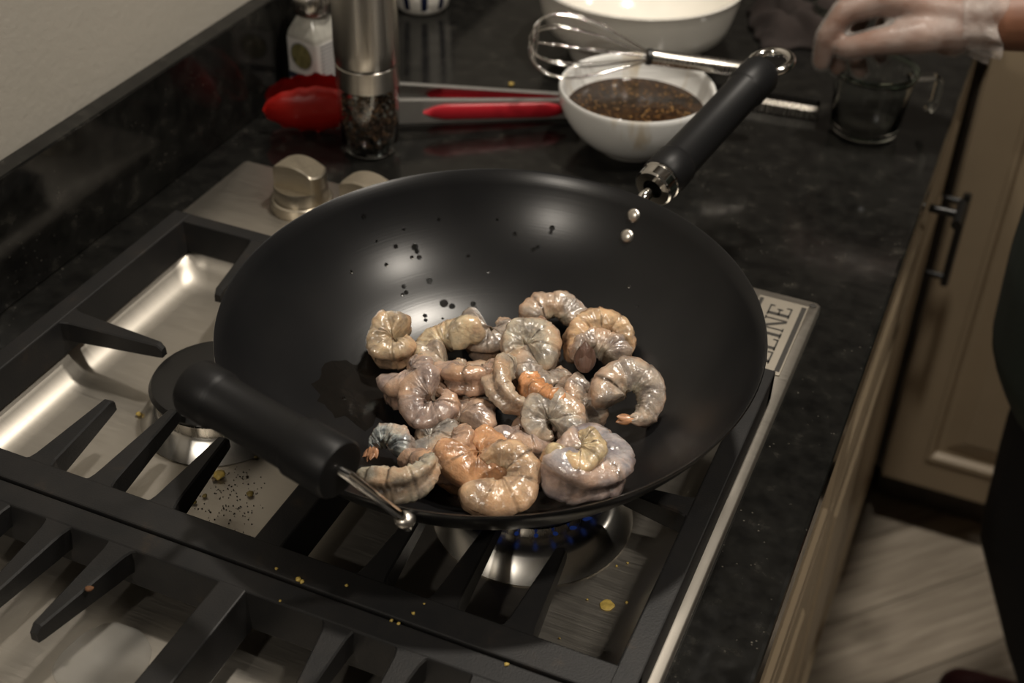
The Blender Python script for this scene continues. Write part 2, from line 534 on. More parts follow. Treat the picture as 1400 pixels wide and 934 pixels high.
# planks laid on the diagonal, shared mesh
bm = bmesh.new(); PL, PW = 1.1, 0.125
box(bm, -PL / 2 + .001, PL / 2 - .001, -PW / 2 + .0008, PW / 2 - .0008, -0.005, 0.0, bev=0.0012, seg=1)
plank = from_bm('plank', bm, 'wood', fl, smooth=False)
first = True
a = radians(46.5); du = Vector((cos(a), sin(a), 0)); dv = Vector((-sin(a), cos(a), 0))
for j in range(-16, 14):
    off = (j * 0.37) % PL
    for i in range(-3, 4):
        c = Vector((1.0, 0.1, FLOOR)) + du * (i * PL + off) + dv * (j * PW)
        ends = [c + du * (s * PL / 2) + dv * (t * PW / 2) for s in (-1, 1) for t in (-1, 1)]
        lim = ((WALLX + .002, 0, 1), (3.19, 0, -1), (-2.55, 1, 1), (FARY - .002, 1, -1))
        out = [(L_, ax_, sg_) for L_, ax_, sg_ in lim if min((e[ax_] - L_) * sg_ for e in ends) < 0]
        if any(max((e[ax_] - L_) * sg_ for e in ends) < .03 for L_, ax_, sg_ in lim): continue
        if first and not out: o = plank; first = False
        else:
            o = plank.copy(); COL.objects.link(o)
        o.location = c; o.rotation_euler = (0, 0, a)
        if out:
            o.data = plank.data.copy()
            b2 = bmesh.new(); b2.from_mesh(o.data)
            MW = Matrix.Translation(c) @ Matrix.Rotation(a, 4, 'Z'); MI = MW.inverted()
            for L_, ax_, sg_ in out:
                co = Vector((0, 0, FLOOR)); co[ax_] = L_; no = Vector((0, 0, 0)); no[ax_] = -sg_
                r_ = bmesh.ops.bisect_plane(b2, geom=b2.verts[:] + b2.edges[:] + b2.faces[:], plane_co=MI @ co, plane_no=MI.to_3x3() @ no, clear_outer=True)
                bmesh.ops.holes_fill(b2, edges=[e for e in b2.edges if e.is_boundary])
            b2.to_mesh(o.data); b2.free()

# ---- worktop: L shape with the cut-out for the cooktop
def slab(name, rects, z0, z1, mat):
    """union of grid cells given as xs, ys, keep(i,j)"""
    xs, ys, keep = rects
    bm = bmesh.new()
    vt = {}; vb = {}
    def V(d, i, j, z):
        if (i, j) not in d: d[(i, j)] = bm.verts.new((xs[i], ys[j], z))
        return d[(i, j)]
    nx, ny = len(xs) - 1, len(ys) - 1
    K = lambda i, j: 0 <= i < nx and 0 <= j < ny and keep(i, j)
    for i in range(nx):
        for j in range(ny):
            if not K(i, j): continue
            bm.faces.new((V(vt, i, j, z1), V(vt, i + 1, j, z1), V(vt, i + 1, j + 1, z1), V(vt, i, j + 1, z1)))
            bm.faces.new((V(vb, i, j + 1, z0), V(vb, i + 1, j + 1, z0), V(vb, i + 1, j, z0), V(vb, i, j, z0)))
            for (di, dj, p, q) in ((-1, 0, (i, j + 1), (i, j)), (1, 0, (i + 1, j), (i + 1, j + 1)), (0, -1, (i, j), (i + 1, j)), (0, 1, (i + 1, j + 1), (i, j + 1))):
                if not K(i + di, j + dj):
                    bm.faces.new((V(vb, *p, z0), V(vb, *q, z0), V(vt, *q, z1), V(vt, *p, z1)))
    return from_bm(name, bm, mat, None, smooth=False)
xs = [WALLX, -0.243, 0.243, EDGE, 2.4]; ys = [-2.4, -0.748, -0.014, RETY, FARY]
wt = slab('worktop', (xs, ys, lambda i, j: (i < 3 or j == 3) and not (i == 1 and j == 1)), -0.034, 0.0, 'granite')
bevel_mod(wt, 0.003, 2, 60)
tag(wt, 'polished black granite worktop running along the wall and around the corner', 'worktop')
bs = box_obj('granite_upstand', (WALLX, BSX, -2.4, FARY, 0.0, 0.102), 'granite', None, 0.0015, 1)
tag(bs, 'low black granite upstand along the foot of the beige wall', 'upstand')

# ---- cabinets
def panel_door(name, w, h, mat, parent, thick=0.019, frame=0.056):
    """raised-panel front in local xz, facing -y; origin lower left back"""
    bm = bmesh.new()
    def rect(ins): return [(ins, ins), (w - ins, ins), (w - ins, h - ins), (ins, h - ins)]
    prof = [(0.0, 0.0), (0.0, -thick + .002), (0.002, -thick), (frame, -thick), (frame + .003, -thick - .003), (frame + .009, -thick - .002), (frame + .014, -thick + .008), (frame + .022, -thick + .009), (frame + .05, -thick + .001)]
    if h < 0.25 or w < 0.2:
        prof = [(0, 0), (0, -thick + .002), (0.002, -thick), (0.03, -thick), (0.034, -thick + .004), (0.05, -thick + .004)]
    rs = []
    for ins, y in prof:
        rs.append([bm.verts.new((x, y, z)) for x, z in rect(ins)])
    for A, B in zip(rs[:-1], rs[1:]):
        for k in range(4):
            bm.faces.new((A[k], A[(k + 1) % 4], B[(k + 1) % 4], B[k]))
    bm.faces.new(rs[-1]); bm.faces.new(rs[0][::-1])
    o = from_bm(name, bm, mat, parent, smooth=False)
    return o
def bar_pull(parent, L, standoff=0.032, vertical=False, single=False):
    """bar handle, children of a front, in front-local space (front faces -y)"""
    bm = bmesh.new()
    ax = Vector((0, 0, 1)) if vertical else Vector((1, 0, 0))
    tube(bm, [ax * (-L / 2) + Vector((0, -standoff, 0)), ax * (L / 2) + Vector((0, -standoff, 0))], 0.0055, 12)
    for s in ((0,) if single else (-1, 1)):
        c = ax * (s * (L / 2 - 0.012))
        tube(bm, [c + Vector((0, 0.0, 0)), c + Vector((0, -standoff, 0))], 0.0048, 10)
    return sharp(from_bm('handle', bm, 'black_metal', parent), 50)
def cabinet(label, origin, rotz, w, depth, door_split=1, handle_at='right', drawer_handle=0.5, has_drawer=True):
    c = empty('base_cabinet', origin, (0, 0, rotz))
    H = -0.034 - FLOOR
    box_obj('body', (0, w, 0.0, depth, 0.105, H - .001), 'cabinet', c)
    box_obj('toe_kick', (0, w, 0.06, depth, 0.0, 0.1045), 'toe', c)
    top = H - 0.012
    dh = 0.15 if has_drawer else 0.0
    if has_drawer:
        d = panel_door('drawer', w - 0.006, dh, 'cabinet', c); d.location = (0.003, 0, top - dh)
        hd = bar_pull(d, 0.05, single=True); hd.location = ((w - .006) * drawer_handle, -0.019, dh / 2 - .022)
    dw = (w - 0.006) / door_split
    for k in range(door_split):
        hh = top - dh - 0.004 - 0.108
        d = panel_door('door', dw - (0.002 if door_split > 1 else 0), hh, 'cabinet', c); d.location = (0.003 + k * dw, 0, 0.108)
        hd = bar_pull(d, 0.14, vertical=True)
        hx = dw - 0.035 if (handle_at == 'right') ^ (k == 1) else 0.035
        hd.location = (hx, -0.019, hh - 0.13)
    tag(c, label, 'cabinet')
    return c
# main run faces +X (rotation +90 deg: local -y -> +x, local x -> +y)
XF = 0.283
for (y0, w, lab, sp, hp, dr) in ((-1.62, 0.80, 'beige base cabinet under the worktop past the near burner grate', 2, 'right', .5), (-0.82, 0.82, 'beige base cabinet under the cooktop', 2, 'right', .5), (0.0, 0.76, 'beige base cabinet under the glass measuring cup', 1, 'right', .60)):
    cabinet(lab, (XF, y0, FLOOR), pi / 2, w, XF - WALLX - 0.003, sp, hp, dr)
# return run faces -Y
shadow_filler = box_obj('corner_shadow_filler', (0.284, 0.3135, 0.806, 0.830, FLOOR + .105, -0.035), 'toe')  # dark colour stands in for the shadow in the corner gap
tag(shadow_filler, 'recessed filler strip coloured dark as the shadow gap in the inner cabinet corner', 'filler')
cabinet('beige corner cabinet with raised panel door behind the person', (0.3140, 0.80, FLOOR), 0.0, 0.56, FARY - 0.803, 1, 'right', .5, has_drawer=False)
cabinet('beige base cabinet next to the corner cabinet', (0.881, 0.80, FLOOR), 0.0, 0.76, FARY - 0.803, 2, 'right', .5)

# ---- ceiling lamps
for k, ((lx, ly), pw) in enumerate(LAMPS):
    c = empty('ceiling_light', (lx, ly, CEIL))
    lathe_obj('trim_ring', [(0.062, -0.001), (0.082, -0.001), (0.082, -0.008), (0.064, -0.010), (0.062, -0.001)], 'trim', c, 40)
    lathe_obj('lens', [(0.0, -0.003), (0.061, -0.003)], 'lens', c, 32)
    tag(c, 'round recessed ceiling light with white trim ring', 'ceiling light', 'recessed ceiling lights')
    ld = bpy.data.lights.new('lamp_light', 'AREA'); ld.shape = 'DISK'; ld.size = 0.115; ld.energy = pw; ld.color = WARM
    ld.spread = radians(150)
    lo = bpy.data.objects.new('lamp_light', ld); COL.objects.link(lo)
    lo.parent = c; lo.location = (0, 0, -0.012)

# ================================================================== COOKTOP
RZ = 0.008
ct = empty('cooktop', (0, -0.381, 0.0))
oy = 0.381
bm = bmesh.new()
def Rr(x0, x1, y0, y1, r): return rrect(x0, x1, y0 + oy, y1 + oy, r)
B0 = (-0.224, 0.240, -0.736, -0.143)
loft(bm, [(Rr(-.260, .260, -.762, 0, .004), 0.0005), (Rr(-.260, .260, -.762, 0, .004), RZ - .002), (Rr(-.2585, .2585, -.7605, -.0015, .004), RZ),
          (Rr(B0[0], B0[1], B0[2], B0[3], .020), RZ), (Rr(B0[0] + .002, B0[1] - .002, B0[2] + .002, B0[3] - .002, .020), RZ - .0008),
          (Rr(B0[0] + .006, B0[1] - .006, B0[2] + .006, B0[3] - .006, .018), RZ - .007), (Rr(B0[0] + .013, B0[1] - .013, B0[2] + .013, B0[3] - .013, .016), RZ - .0135),
          (Rr(B0[0] + .020, B0[1] - .020, B0[2] + .020, B0[3] - .020, .014), RZ - .0165), (Rr(B0[0] + .028, B0[1] - .028, B0[2] + .028, B0[3] - .028, .012), RZ - .017)])
PANZ = RZ - .017
o = from_bm('steel_pan', bm, 'steel_pan', ct); sharp(o, 50)
# underside box sunk in the worktop
bm = bmesh.new(); box(bm, -.240, .240, -.745 + oy, -.018 + oy, -.033, PANZ - .002)
from_bm('burner_box', bm, 'steel', ct, smooth=False)
tag(ct, 'stainless steel drop-in gas cooktop with knobs along its far strip', 'cooktop')
def burner(x, y, rb, rc):
    b = lathe_obj('burner', [(rb * 0.2, 0.0), (rb, 0.0), (rb + .0015, .001), (rb * .985, .004), (rb * .84, .013), (rb * .78, .015), (rb * .6, .015), (rb * .55, .012), (0, .012)], 'burner_steel', ct, 64)
    b.location = (x, y + oy, PANZ)
    h = lathe_obj('burner_head', [(rc * .8, .010), (rc * .95, .012), (rc * .98, .024), (rc * .7, .025), (0, .025)], 'steel', b, 48)
    cpp = lathe_obj('burner_cap', [(rc * .9, .0252), (rc, .026), (rc * 1.03, .029), (rc * .98, .0325), (rc * .85, .034), (0, .0345)], 'cap_black', b, 48)
    return b
LB = burner(-.096, -.290, .053, .044)
RB = burner(.139, -.288, .063, .040)
burner(-.094, -.590, .053, .036)
burner(.139, -.590, .053, .036)
# ring of small flames at the lit burner
bm = bmesh.new()
for k in range(22):
    a = 2 * pi * k / 22
    d = Vector((cos(a), sin(a), 0))
    mm = align(d * 0.75 + Vector((0, 0, .65)), d * .039 + Vector((0, 0, .019)))
    lathe(bm, [(0, 0), (.0012, .002), (.0014, .004), (.0010, .007), (0, .010)], 8, mm)
from_bm('flame_ring', bm, 'flame', RB)
# knobs
def knob(x, y):
    k = lathe_obj('knob', [(0, .0062), (.0225, .0062), (.0232, .007), (.0228, .020), (.0222, .0215), (.0, .0215)], 'knob_steel', ct, 56)
    k.location = (x, y + oy, RZ)
    # skirt ring
    lathe_obj('skirt', [(.0, .0), (.0265, .0), (.0268, .001), (.0262, .0085), (.0250, .0095), (.0236, .0095), (.0236, .006), (0, .006)], 'knob_steel', k, 56)
    # thick grip bar across the knob, rounded like the body at its ends, crowned on top
    bm = bmesh.new()
    n = 14; hw = .0115; R = .0222
    lo = []; 
    for s in (1, -1):
        x1 = sqrt(R * R - hw * hw)
        a0 = math.atan2(hw * s, x1 * s) if s == 1 else math.atan2(-hw, -x1)
        # arc on the right end then on the left end
        if s == 1: angs = [-math.asin(hw / R) + 2 * math.asin(hw / R) * i / n for i in range(n + 1)]
        else: angs = [pi - math.asin(hw / R) + 2 * math.asin(hw / R) * i / n for i in range(n + 1)]
        lo += [(R * cos(a), R * sin(a)) for a in angs]
    # insert straight points along the long sides for the crown
    full = []
    for i, pnt in enumerate(lo):
        full.append(pnt)
        nx = lo[(i + 1) % len(lo)]
        if abs(nx[0] - pnt[0]) > .01:
            for t in range(1, 12):
                full.append((pnt[0] + (nx[0] - pnt[0]) * t / 12, pnt[1] + (nx[1] - pnt[1]) * t / 12))
    top = [.0425 - .0075 * (px_ / R) ** 2 for px_, _ in full]
    A = [bm.verts.new((px_, py_, .0205)) for px_, py_ in full]
    Bv = [bm.verts.new((px_, py_, z - .0012)) for (px_, py_), z in zip(full, top)]
    Cv = [bm.verts.new((px_ * .955, py_ * .90, z)) for (px_, py_), z in zip(full, top)]
    N = len(full)
    for L1, L2 in ((A, Bv), (Bv, Cv)):
        for i in range(N):
            bm.faces.new((L1[i], L1[(i + 1) % N], L2[(i + 1) % N], L2[i]))
    # crown strips
    half = N // 2
    idx = sorted(range(N), key=lambda i: Cv[i].co.x)
    up = sorted([v for v in Cv if v.co.y >= 0], key=lambda v: v.co.x)
    dn = sorted([v for v in Cv if v.co.y < 0], key=lambda v: v.co.x)
    bmesh.ops.contextual_create(bm, geom=Cv)
    o = from_bm('grip_bar', bm, 'knob_steel', k); sharp(o, 35)
    k.rotation_euler = (0, 0, radians(-4))
    return k
for x in (-.174, -.111, -.048, .015):
    knob(x, -.046)
# badge
bd = box_obj('badge', (.2135, .2525, -.104 + oy, -.010 + oy, RZ, RZ + .0012), 'badge', ct, .0004, 1)
def etched(name, dims, par=bd):
    return box_obj(name, dims, 'dark_print', par)
etched('border_line', (.2475, .2512, -.100 + oy, -.0135 + oy, RZ + .0012, RZ + .0015))
etched('border_line', (.2148, .2178, -.100 + oy, -.0135 + oy, RZ + .0012, RZ + .0015))
# serif capitals, reading along +Y, tops towards -X
def glyph(ch, y0, w, h=.0172, xb=.2418, t=.0030, th=.0012, s=.0032):
    bm = bmesh.new()
    z0, z1 = RZ + .0012, RZ + .0016
    def q(u0, v0, u1, v1): box(bm, xb - v1, xb - v0, y0 + u0 + oy, y0 + u1 + oy, z0, z1)
    def diag(u0, u1, wd):
        P4 = [(xb, y0 + u0 + oy), (xb, y0 + u0 + wd + oy), (xb - h, y0 + u1 + wd + oy), (xb - h, y0 + u1 + oy)]
        prism(bm, P4, z0, z1)
    if ch == 'I':
        q(w / 2 - t / 2, 0, w / 2 + t / 2, h); q(0, 0, w, th); q(0, h - th, w, h)
    if ch == 'L':
        q(.0012, 0, .0012 + t, h); q(0, 0, w, th); q(0, h - th, .0012 + t + .0012, h); q(w - th, 0, w, s + .001)
    if ch == 'E':
        q(.0012, 0, .0012 + t, h); q(0, 0, w, th); q(0, h - th, w, h); q(.0012, h / 2 - th / 2, w * .72, h / 2 + th / 2)
        q(w - th, 0, w, s + .0012); q(w - th, h - s - .0008, w, h); q(w * .72 - th, h / 2 - .0022, w * .72, h / 2 + .0022)
    if ch == 'N':
        q(.0014, 0, .0014 + th, h); q(w - .0014 - th, 0, w - .0014, h); q(0, 0, .004, th); q(w - .004, h - th, w, h); q(0, h - th, .0032, h)
        diag(w - .0014 - t, .0010, t)
    if ch == 'Z':
        q(0, 0, w, th); q(0, h - th, w, h); q(w - th, 0, w, s + .001); q(0, h - s - .001, th, h)
        diag(0.0, w - t, t)
    return from_bm('letter', bm, 'dark_print', bd, smooth=False)
yy = -.0935
for ch, w in (('Z', .0145), ('L', .0140), ('I', .0065), ('N', .0165), ('E', .0135)):
    glyph(ch, yy, w); yy += w + .0022
sp = lathe_obj('screw', [(0, 0), (.0028, 0), (.0026, .0008), (0, .001)], 'dark_print', ct, 20); sp.location = (.2545, -.0065 + oy, RZ)

# ================================================================== GRATES
GT = 0.035; GB = 0.012
def finger(parent, base, tip, wb=.0074, wt_=.0030, flare=.0125, zt=GT, zb=GB):
    """tapering cast finger from base (on the frame) to tip, in parent space"""
    b = Vector((*base, 0)); t = Vector((*tip, 0)); d = (t - b); L = d.length; d.normalize(); nrm = Vector((-d.y, d.x, 0))
    st = [(0.0, flare), (.003, wb * 1.22), (.008, wb * 1.04), (.016, wb * .95), (L - .004, wt_), (L, wt_ * .8)]
    bm = bmesh.new(); rings = []
    for u, w in st:
        c = b + d * u
        f = u / L
        low = zb + (.006) * max(0, f - .2)
        tp = zt - (.0035 if u >= L - 1e-6 else 0)
        rings.append([bm.verts.new((*(c + nrm * w * 1.12).xy, low)), bm.verts.new((*(c + nrm * w).xy, tp - .0010)), bm.verts.new((*(c + nrm * (w - .0011)).xy, tp)),
                      bm.verts.new((*(c - nrm * (w - .0011)).xy, tp)), bm.verts.new((*(c - nrm * w).xy, tp - .0010)), bm.verts.new((*(c - nrm * w * 1.12).xy, low))])
    for A, Bq in zip(rings[:-1], rings[1:]):
        for k in range(6):
            bm.faces.new((A[k], A[(k + 1) % 6], Bq[(k + 1) % 6], Bq[k]))
    bm.faces.new(rings[0][::-1]); bm.faces.new(rings[-1])
    o = from_bm('finger', bm, 'iron', parent, smooth=False)
    return o
def frame_piece(bm, x0, x1, y0, y1, sl, dz=0.0):
    """bar with sloped flanks: sl = (x0 side, x1 side, y0 side, y1 side) outward spread at the bottom"""
    a, b_, c, d = sl
    prism(bm, [(x0 - a, y0 - c), (x1 + b_, y0 - c), (x1 + b_, y1 + d), (x0 - a, y1 + d)], GB - .002 + dz, GT - dz, [(x0, y0), (x1, y0), (x1, y1), (x0, y1)])
def grate(label, Y0, Y1, near_w, far_w):
    """Y0 near edge, Y1 far edge"""
    g = empty('burner_grate', (0.01, (Y0 + Y1) / 2, RZ))
    ox, oyy, oz = -0.01, -(Y0 + Y1) / 2, -RZ
    x0, x1 = -.237, .2535
    bm = bmesh.new()
    i = .005
    frame_piece(bm, x0, x0 + .015, Y0, Y1, (0, i, 0, 0))
    frame_piece(bm, x1 - .014, x1, Y0, Y1, (i, 0, 0, 0))
    frame_piece(bm, x0, x1, Y0, Y0 + near_w, (0, 0, 0, i), .0002)
    frame_piece(bm, x0, x1, Y1 - far_w, Y1, (0, 0, i, 0), .0002)
    frame_piece(bm, .016, .034, Y0 + .003, Y1 - .003, (i, i, 0, 0), .0004)
    # feet
    for fx in (x0 + .002, x1 - .014):
        for fy in (Y0 + .003, Y1 - .015, (Y0 + Y1) / 2):
            box(bm, fx, fx + .012, fy, fy + .012, RZ + .0003, GB)
    bmesh.ops.translate(bm, vec=(ox, oyy, oz), verts=bm.verts[:])
    fr = from_bm('frame', bm, 'iron', g, smooth=False)
    bevel_mod(fr, .0011, 2, 30)
    yc = (Y0 + Y1) / 2
    fs = []
    for cx, sgn in ((-.094, -1), (.137, 1)):
        for dx in (-.045, 0, .045):
            L = .058 if dx else .066
            if dx == 0: L = .068
            fs.append(((cx + dx, Y0 + near_w - .002), (cx + dx * .98, Y0 + near_w + L + .012)))
            fx = cx + dx * (1.26 if Y1 > -.2 else .98)
            fs.append(((fx, Y1 - far_w + .002), (fx + (cx - fx) * .12, Y1 - far_w - L - .012)))
        xo = x0 + .013 if sgn < 0 else x1 - .012
        fs.append(((xo, yc), (cx + (.047 if sgn > 0 else -.047), yc)))
        xi = .015 if sgn < 0 else .035
        fs.append(((xi, yc), (cx - (.047 if sgn > 0 else -.047), yc)))
    for b_, t_ in fs:
        o = finger(g, (b_[0] + ox, b_[1] + oyy), (t_[0] + ox, t_[1] + oyy), zt=GT + oz - .0006, zb=.0195 + oz)
    tag(g, label, 'grate', 'cast iron grates on the cooktop')
    return g
grate('black cast iron burner grate that carries the wok', -.4365, -.133, .0205, .0115)
grate('black cast iron burner grate next to the one under the wok', -.745, -.4385, .0140, .0150)

# ================================================================== WOK
WR, WD, WF = 0.167, 0.077, 0.045
RHO = ((WR - WF) ** 2 + WD ** 2) / (2 * WD)
KN = Vector((0.006, -0.0461, 1)).normalized()
KC = Vector((0.0943, -0.2575, 0.1140))
wx = Vector((0, 1, 0)).cross(KN).normalized(); wy = KN.cross(wx)
WM = Matrix((wx, wy, KN)).transposed().to_4x4()
WM.translation = KC - KN * WD
WMI = WM.inverted()
def wprof(r):
    return 0.0 if r < WF else RHO - sqrt(max(RHO ** 2 - (r - WF) ** 2, 1e-9))
def wok_floor(w):
    """height of a world point above the inner wok surface along the wok axis"""
    l = WMI @ w
    return l.z - wprof(hypot(l.x, l.y))
def wok_normal(w):
    l = WMI @ w; r = max(hypot(l.x, l.y), 1e-6)
    s = 0 if r < WF else (r - WF) / sqrt(max(RHO ** 2 - (r - WF) ** 2, 1e-9))
    return (WM.to_3x3() @ Vector((-s * l.x / r, -s * l.y / r, 1))).normalized()
def in_wok(px, py, h):
    """point on the pixel's ray standing h above the inner wok surface"""
    d = ray(px, py).normalized(); t = 0.5
    while t < 1.6:
        w = CAM + d * t; l = WMI @ w
        if hypot(l.x, l.y) < WR and l.z < WD and wok_floor(w) < h: return w
        t += 0.0005
    return CAM + d * 0.8
wok = empty('wok'); wok.matrix_world = WM
inner = [(0, 0.0)] + [(WF * k / 3, 0.0) for k in range(1, 4)] + [(WF + (WR - WF) * k / 26, wprof(WF + (WR - WF) * k / 26)) for k in range(1, 27)]
th = 0.0016
outer = []
for r, z in reversed(inner[1:]):
    s = 0 if r < WF else (r - WF) / sqrt(RHO ** 2 - (r - WF) ** 2)
    k = th / sqrt(1 + s * s)
    outer.append((r + s * k, z - k))
prof = inner + [(WR + .0010, WD + .0006)] + outer + [(0, -th)]
body = lathe_obj('bowl', prof, 'wok', wok, 128, ang=60)
# long handle
ha = radians(77); hu = Vector((cos(ha), sin(ha), 0)); ht = Vector((-sin(ha), cos(ha), 0)); zup = Vector((0, 0, 1))
H1 = hu * .190 + zup * (WD - .005); H2 = hu * .346 + zup * (WD + .0215)
hd = (H2 - H1).normalized()
HM = align(hd, H1)
Lh = (H2 - H1).length
grip = lathe_obj('handle', [(0, .010), (.0150, .010), (.0162, .0115), (.0162, .030), (.0155, .0312), (.0150, .033), (.0146, Lh * .5), (.0146, Lh - .030), (.0152, Lh - .0285), (.0160, Lh - .027), (.0160, Lh - .006), (.0140, Lh - .001), (.008, Lh), (0, Lh)], 'grip', wok, 48, HM)
lathe_obj('ferrule', [(.0075, -.0012), (.0135, -.0012), (.0148, .0), (.0148, .008), (.0156, .0088), (.0156, .0099), (0, .0099)], 'chrome', grip, 48, HM)
lathe_obj('socket', [(0, .002), (.0074, .002), (.0074, -.0012)], 'cap_black', grip, 24, HM)
# hanging loop
bm = bmesh.new()
lc = H2 + hd * .0135
side = hd.cross(zup).normalized()
e2 = (zup * .15 + side * .98).normalized(); e2 = (e2 - hd * e2.dot(hd)).normalized()
tube(bm, [lc + (hd * cos(2 * pi * k / 36) + e2 * sin(2 * pi * k / 36)) * .0155 for k in range(36)], .0036, 12, closed=True)
tube(bm, [H2 - hd * .004, H2 + hd * .001], .006, 16)
from_bm('hanging_loop', bm, 'chrome', grip)
# tang from the wall to the handle with its outer plate
bm = bmesh.new()
rim_pt = hu * (WR - .012) + zup * (wprof(WR - .012))
out_pt = hu * (WR + .004) + zup * (WD - .012)
tube(bm, [out_pt - zup * .010, out_pt, hu * (WR + .010) + zup * (WD - .0065), H1 + hd * .004], [.0048, .0048, .0045, .0042], 14)
from_bm('tang', bm, 'chrome', wok)
def rivet(ang, r, parent=wok, size=.0052, inside=True, name='rivet'):
    z = wprof(r); s = (r - WF) / sqrt(RHO ** 2 - (r - WF) ** 2)
    u = Vector((cos(ang), sin(ang), 0))
    nn = (u * -s + zup).normalized()
    if not inside: nn = -nn
    pt = u * r + zup * z + (nn * .0001 if inside else nn * (th + .0001))
    return lathe_obj(name, [(size, 0), (size * .97, .0006), (size * .75, .0017), (size * .4, .0023), (0, .0025)], 'alu', parent, 24, align(nn, pt))
for rx_, ry_ in ((866, 296), (857, 324)):
    l_ = WMI @ in_wok(rx_, ry_, 0.0); rivet(math.atan2(l_.y, l_.x), hypot(l_.x, l_.y))
for dd in (-20, 20): rivet(radians(257 + dd), .156)
# helper handle: grip held by two wires
g2 = radians(257); gu = Vector((cos(g2), sin(g2), 0)); gt = Vector((-sin(g2), cos(g2), 0))
gc = gu * .189 + zup * (WD + .048)
GA, GBp = gc - gt * .0510, gc + gt * .0525
gd = (GBp - GA).normalized(); GM = align(gd, GA); Lg = (GBp - GA).length
hg = lathe_obj('helper_handle', [(0, 0), (.0120, 0), (.0150, .0015), (.0158, .0035), (.0158, .019), (.0150, .0205), (.0143, .022), (.0139, Lg * .5), (.0143, Lg - .030), (.0150, Lg - .0285), (.0158, Lg - .027), (.0158, Lg - .0025), (.0148, Lg - .0008), (.0090, Lg), (0, Lg - .001)], 'grip', wok, 48, GM)
for s, P0 in ((-1, GA), (1, GBp)):
    an = radians(257 + s * 22)
    u = Vector((cos(an), sin(an), 0))
    e = u * (WR + .0045) + zup * (WD - .004)
    e2_ = u * (WR - .004) + zup * (WD - .022)
    tube_obj('handle_wire', [P0 - gt * (s * .02), P0 + gt * (s * .004), P0.lerp(e, .5) + gt * (s * .0015), e, e.lerp(e2_, .5) + u * .001], [.0026, .0026, .0026, .003, .003], 'chrome', hg, 12)
    bm = bmesh.new(); bmesh.ops.create_uvsphere(bm, u_segments=16, v_segments=10, radius=.0058)
    bmesh.ops.scale(bm, vec=(1, 1, .75), verts=bm.verts[:]); bmesh.ops.translate(bm, vec=e, verts=bm.verts[:])
    from_bm('wire_rivet', bm, 'alu', hg)
tag(wok, 'large black wok of raw shrimp on the lit burner', 'wok')

# oily film on the near wall of the wok, left of the shrimp
def wok_patch(name, px, py, rx, ry, seed, mat, lift=.0006, label='', cat='', n=20):
    c = WMI @ in_wok(px, py, 0.0)
    a0 = math.atan2(c.y, c.x); r0 = hypot(c.x, c.y)
    bm = bmesh.new(); rings = []
    for k in range(0, 6):
        ring = []
        for j in range(40):
            t = 2 * pi * j / 40
            w = 1 + .55 * noise.noise(Vector((cos(t) * 1.6 + seed, sin(t) * 1.6, seed))) + .25 * noise.noise(Vector((cos(t) * 5, sin(t) * 5, seed + 3)))
            f = k / 5
            dx, dy = cos(t) * rx * w * f, sin(t) * ry * w * f
            x = c.x + dx; y = c.y + dy
            r = hypot(x, y)
            h = lift * (1 - f ** 3) + .00012 + (.0002 * noise.noise(Vector((x * 150, y * 150, seed))) if 0 < k < 5 else 0)
            ring.append(bm.verts.new((x, y, wprof(r) + h)))
            if k == 0: break
        rings.append(ring)
    for j in range(40):
        bm.faces.new((rings[0][0], rings[1][j], rings[1][(j + 1) % 40]))
        for k in range(1, 5):
            bm.faces.new((rings[k][j], rings[k + 1][j], rings[k + 1][(j + 1) % 40], rings[k][(j + 1) % 40]))
    o = from_bm(name, bm, mat); o.matrix_world = WM
    o.data.transform(Matrix.Translation(-Vector(c)) @ Matrix.Identity(4))
    o.matrix_world = WM @ Matrix.Translation(c)
    tag(o, label, cat)
    return o
wok_patch('oil_film', 492, 528, .022, .034, 1.3, 'film', .0005, 'thin wet film of cooking liquid on the wok wall beside the shrimp', 'liquid film')
wok_patch('juice_pool', 700, 640, .060, .040, 4.1, 'film', .0008, 'shallow pool of shrimp juice in the bottom of the wok', 'juice pool')
# droplets
drops = [(497, 296, .9), (541, 337, .8), (567, 338, 1.2), (573, 352, .9), (587, 384, 1.1), (607, 415, 1.5), (618, 419, 1.1), (647, 416, 1.0), (648, 421, .9), (570, 344, .8), (552, 313, .6), (528, 362, .7),
         (552, 392, .8), (563, 352, .7), (550, 403, .6), (729, 341, .9), (735, 338, .7), (755, 312, 1.0), (753, 318, .7), (704, 320, .8), (640, 350, .6), (668, 372, .5), (600, 300, .6), (555, 400, .8), (581, 432, .8),
         (582, 438, .7), (630, 435, .6), (680, 300, .5), (860, 392, .6), (872, 420, .5), (480, 372, .6), (515, 330, .5), (780, 352, .5), (605, 436, .5), (540, 470, .6), (525, 545, .7), (470, 545, .7)]
bm = bmesh.new(); lathe(bm, [(1.0, 0), (.98, .18), (.82, .45), (.5, .66), (0, .75)], 14)
bm.faces.new([v for v in bm.verts if abs(v.co.z) < 1e-6])
dp = None
for (x, y, s) in drops:
    w = in_wok(x, y, 0.0); nn = wok_normal(w)
    if dp is None:
        o = dp = from_bm('water_droplet', bm, 'water')
    else:
        o = dp.copy(); COL.objects.link(o)
    mm = align(nn, w + nn * .00015)
    o.matrix_world = mm @ Matrix.Diagonal((.0021 * s, .0021 * s, .0021 * s, 1))
    tag(o, 'tiny clear water droplet clinging to the bare black wall of the wok', 'droplet', 'water droplets in the wok')

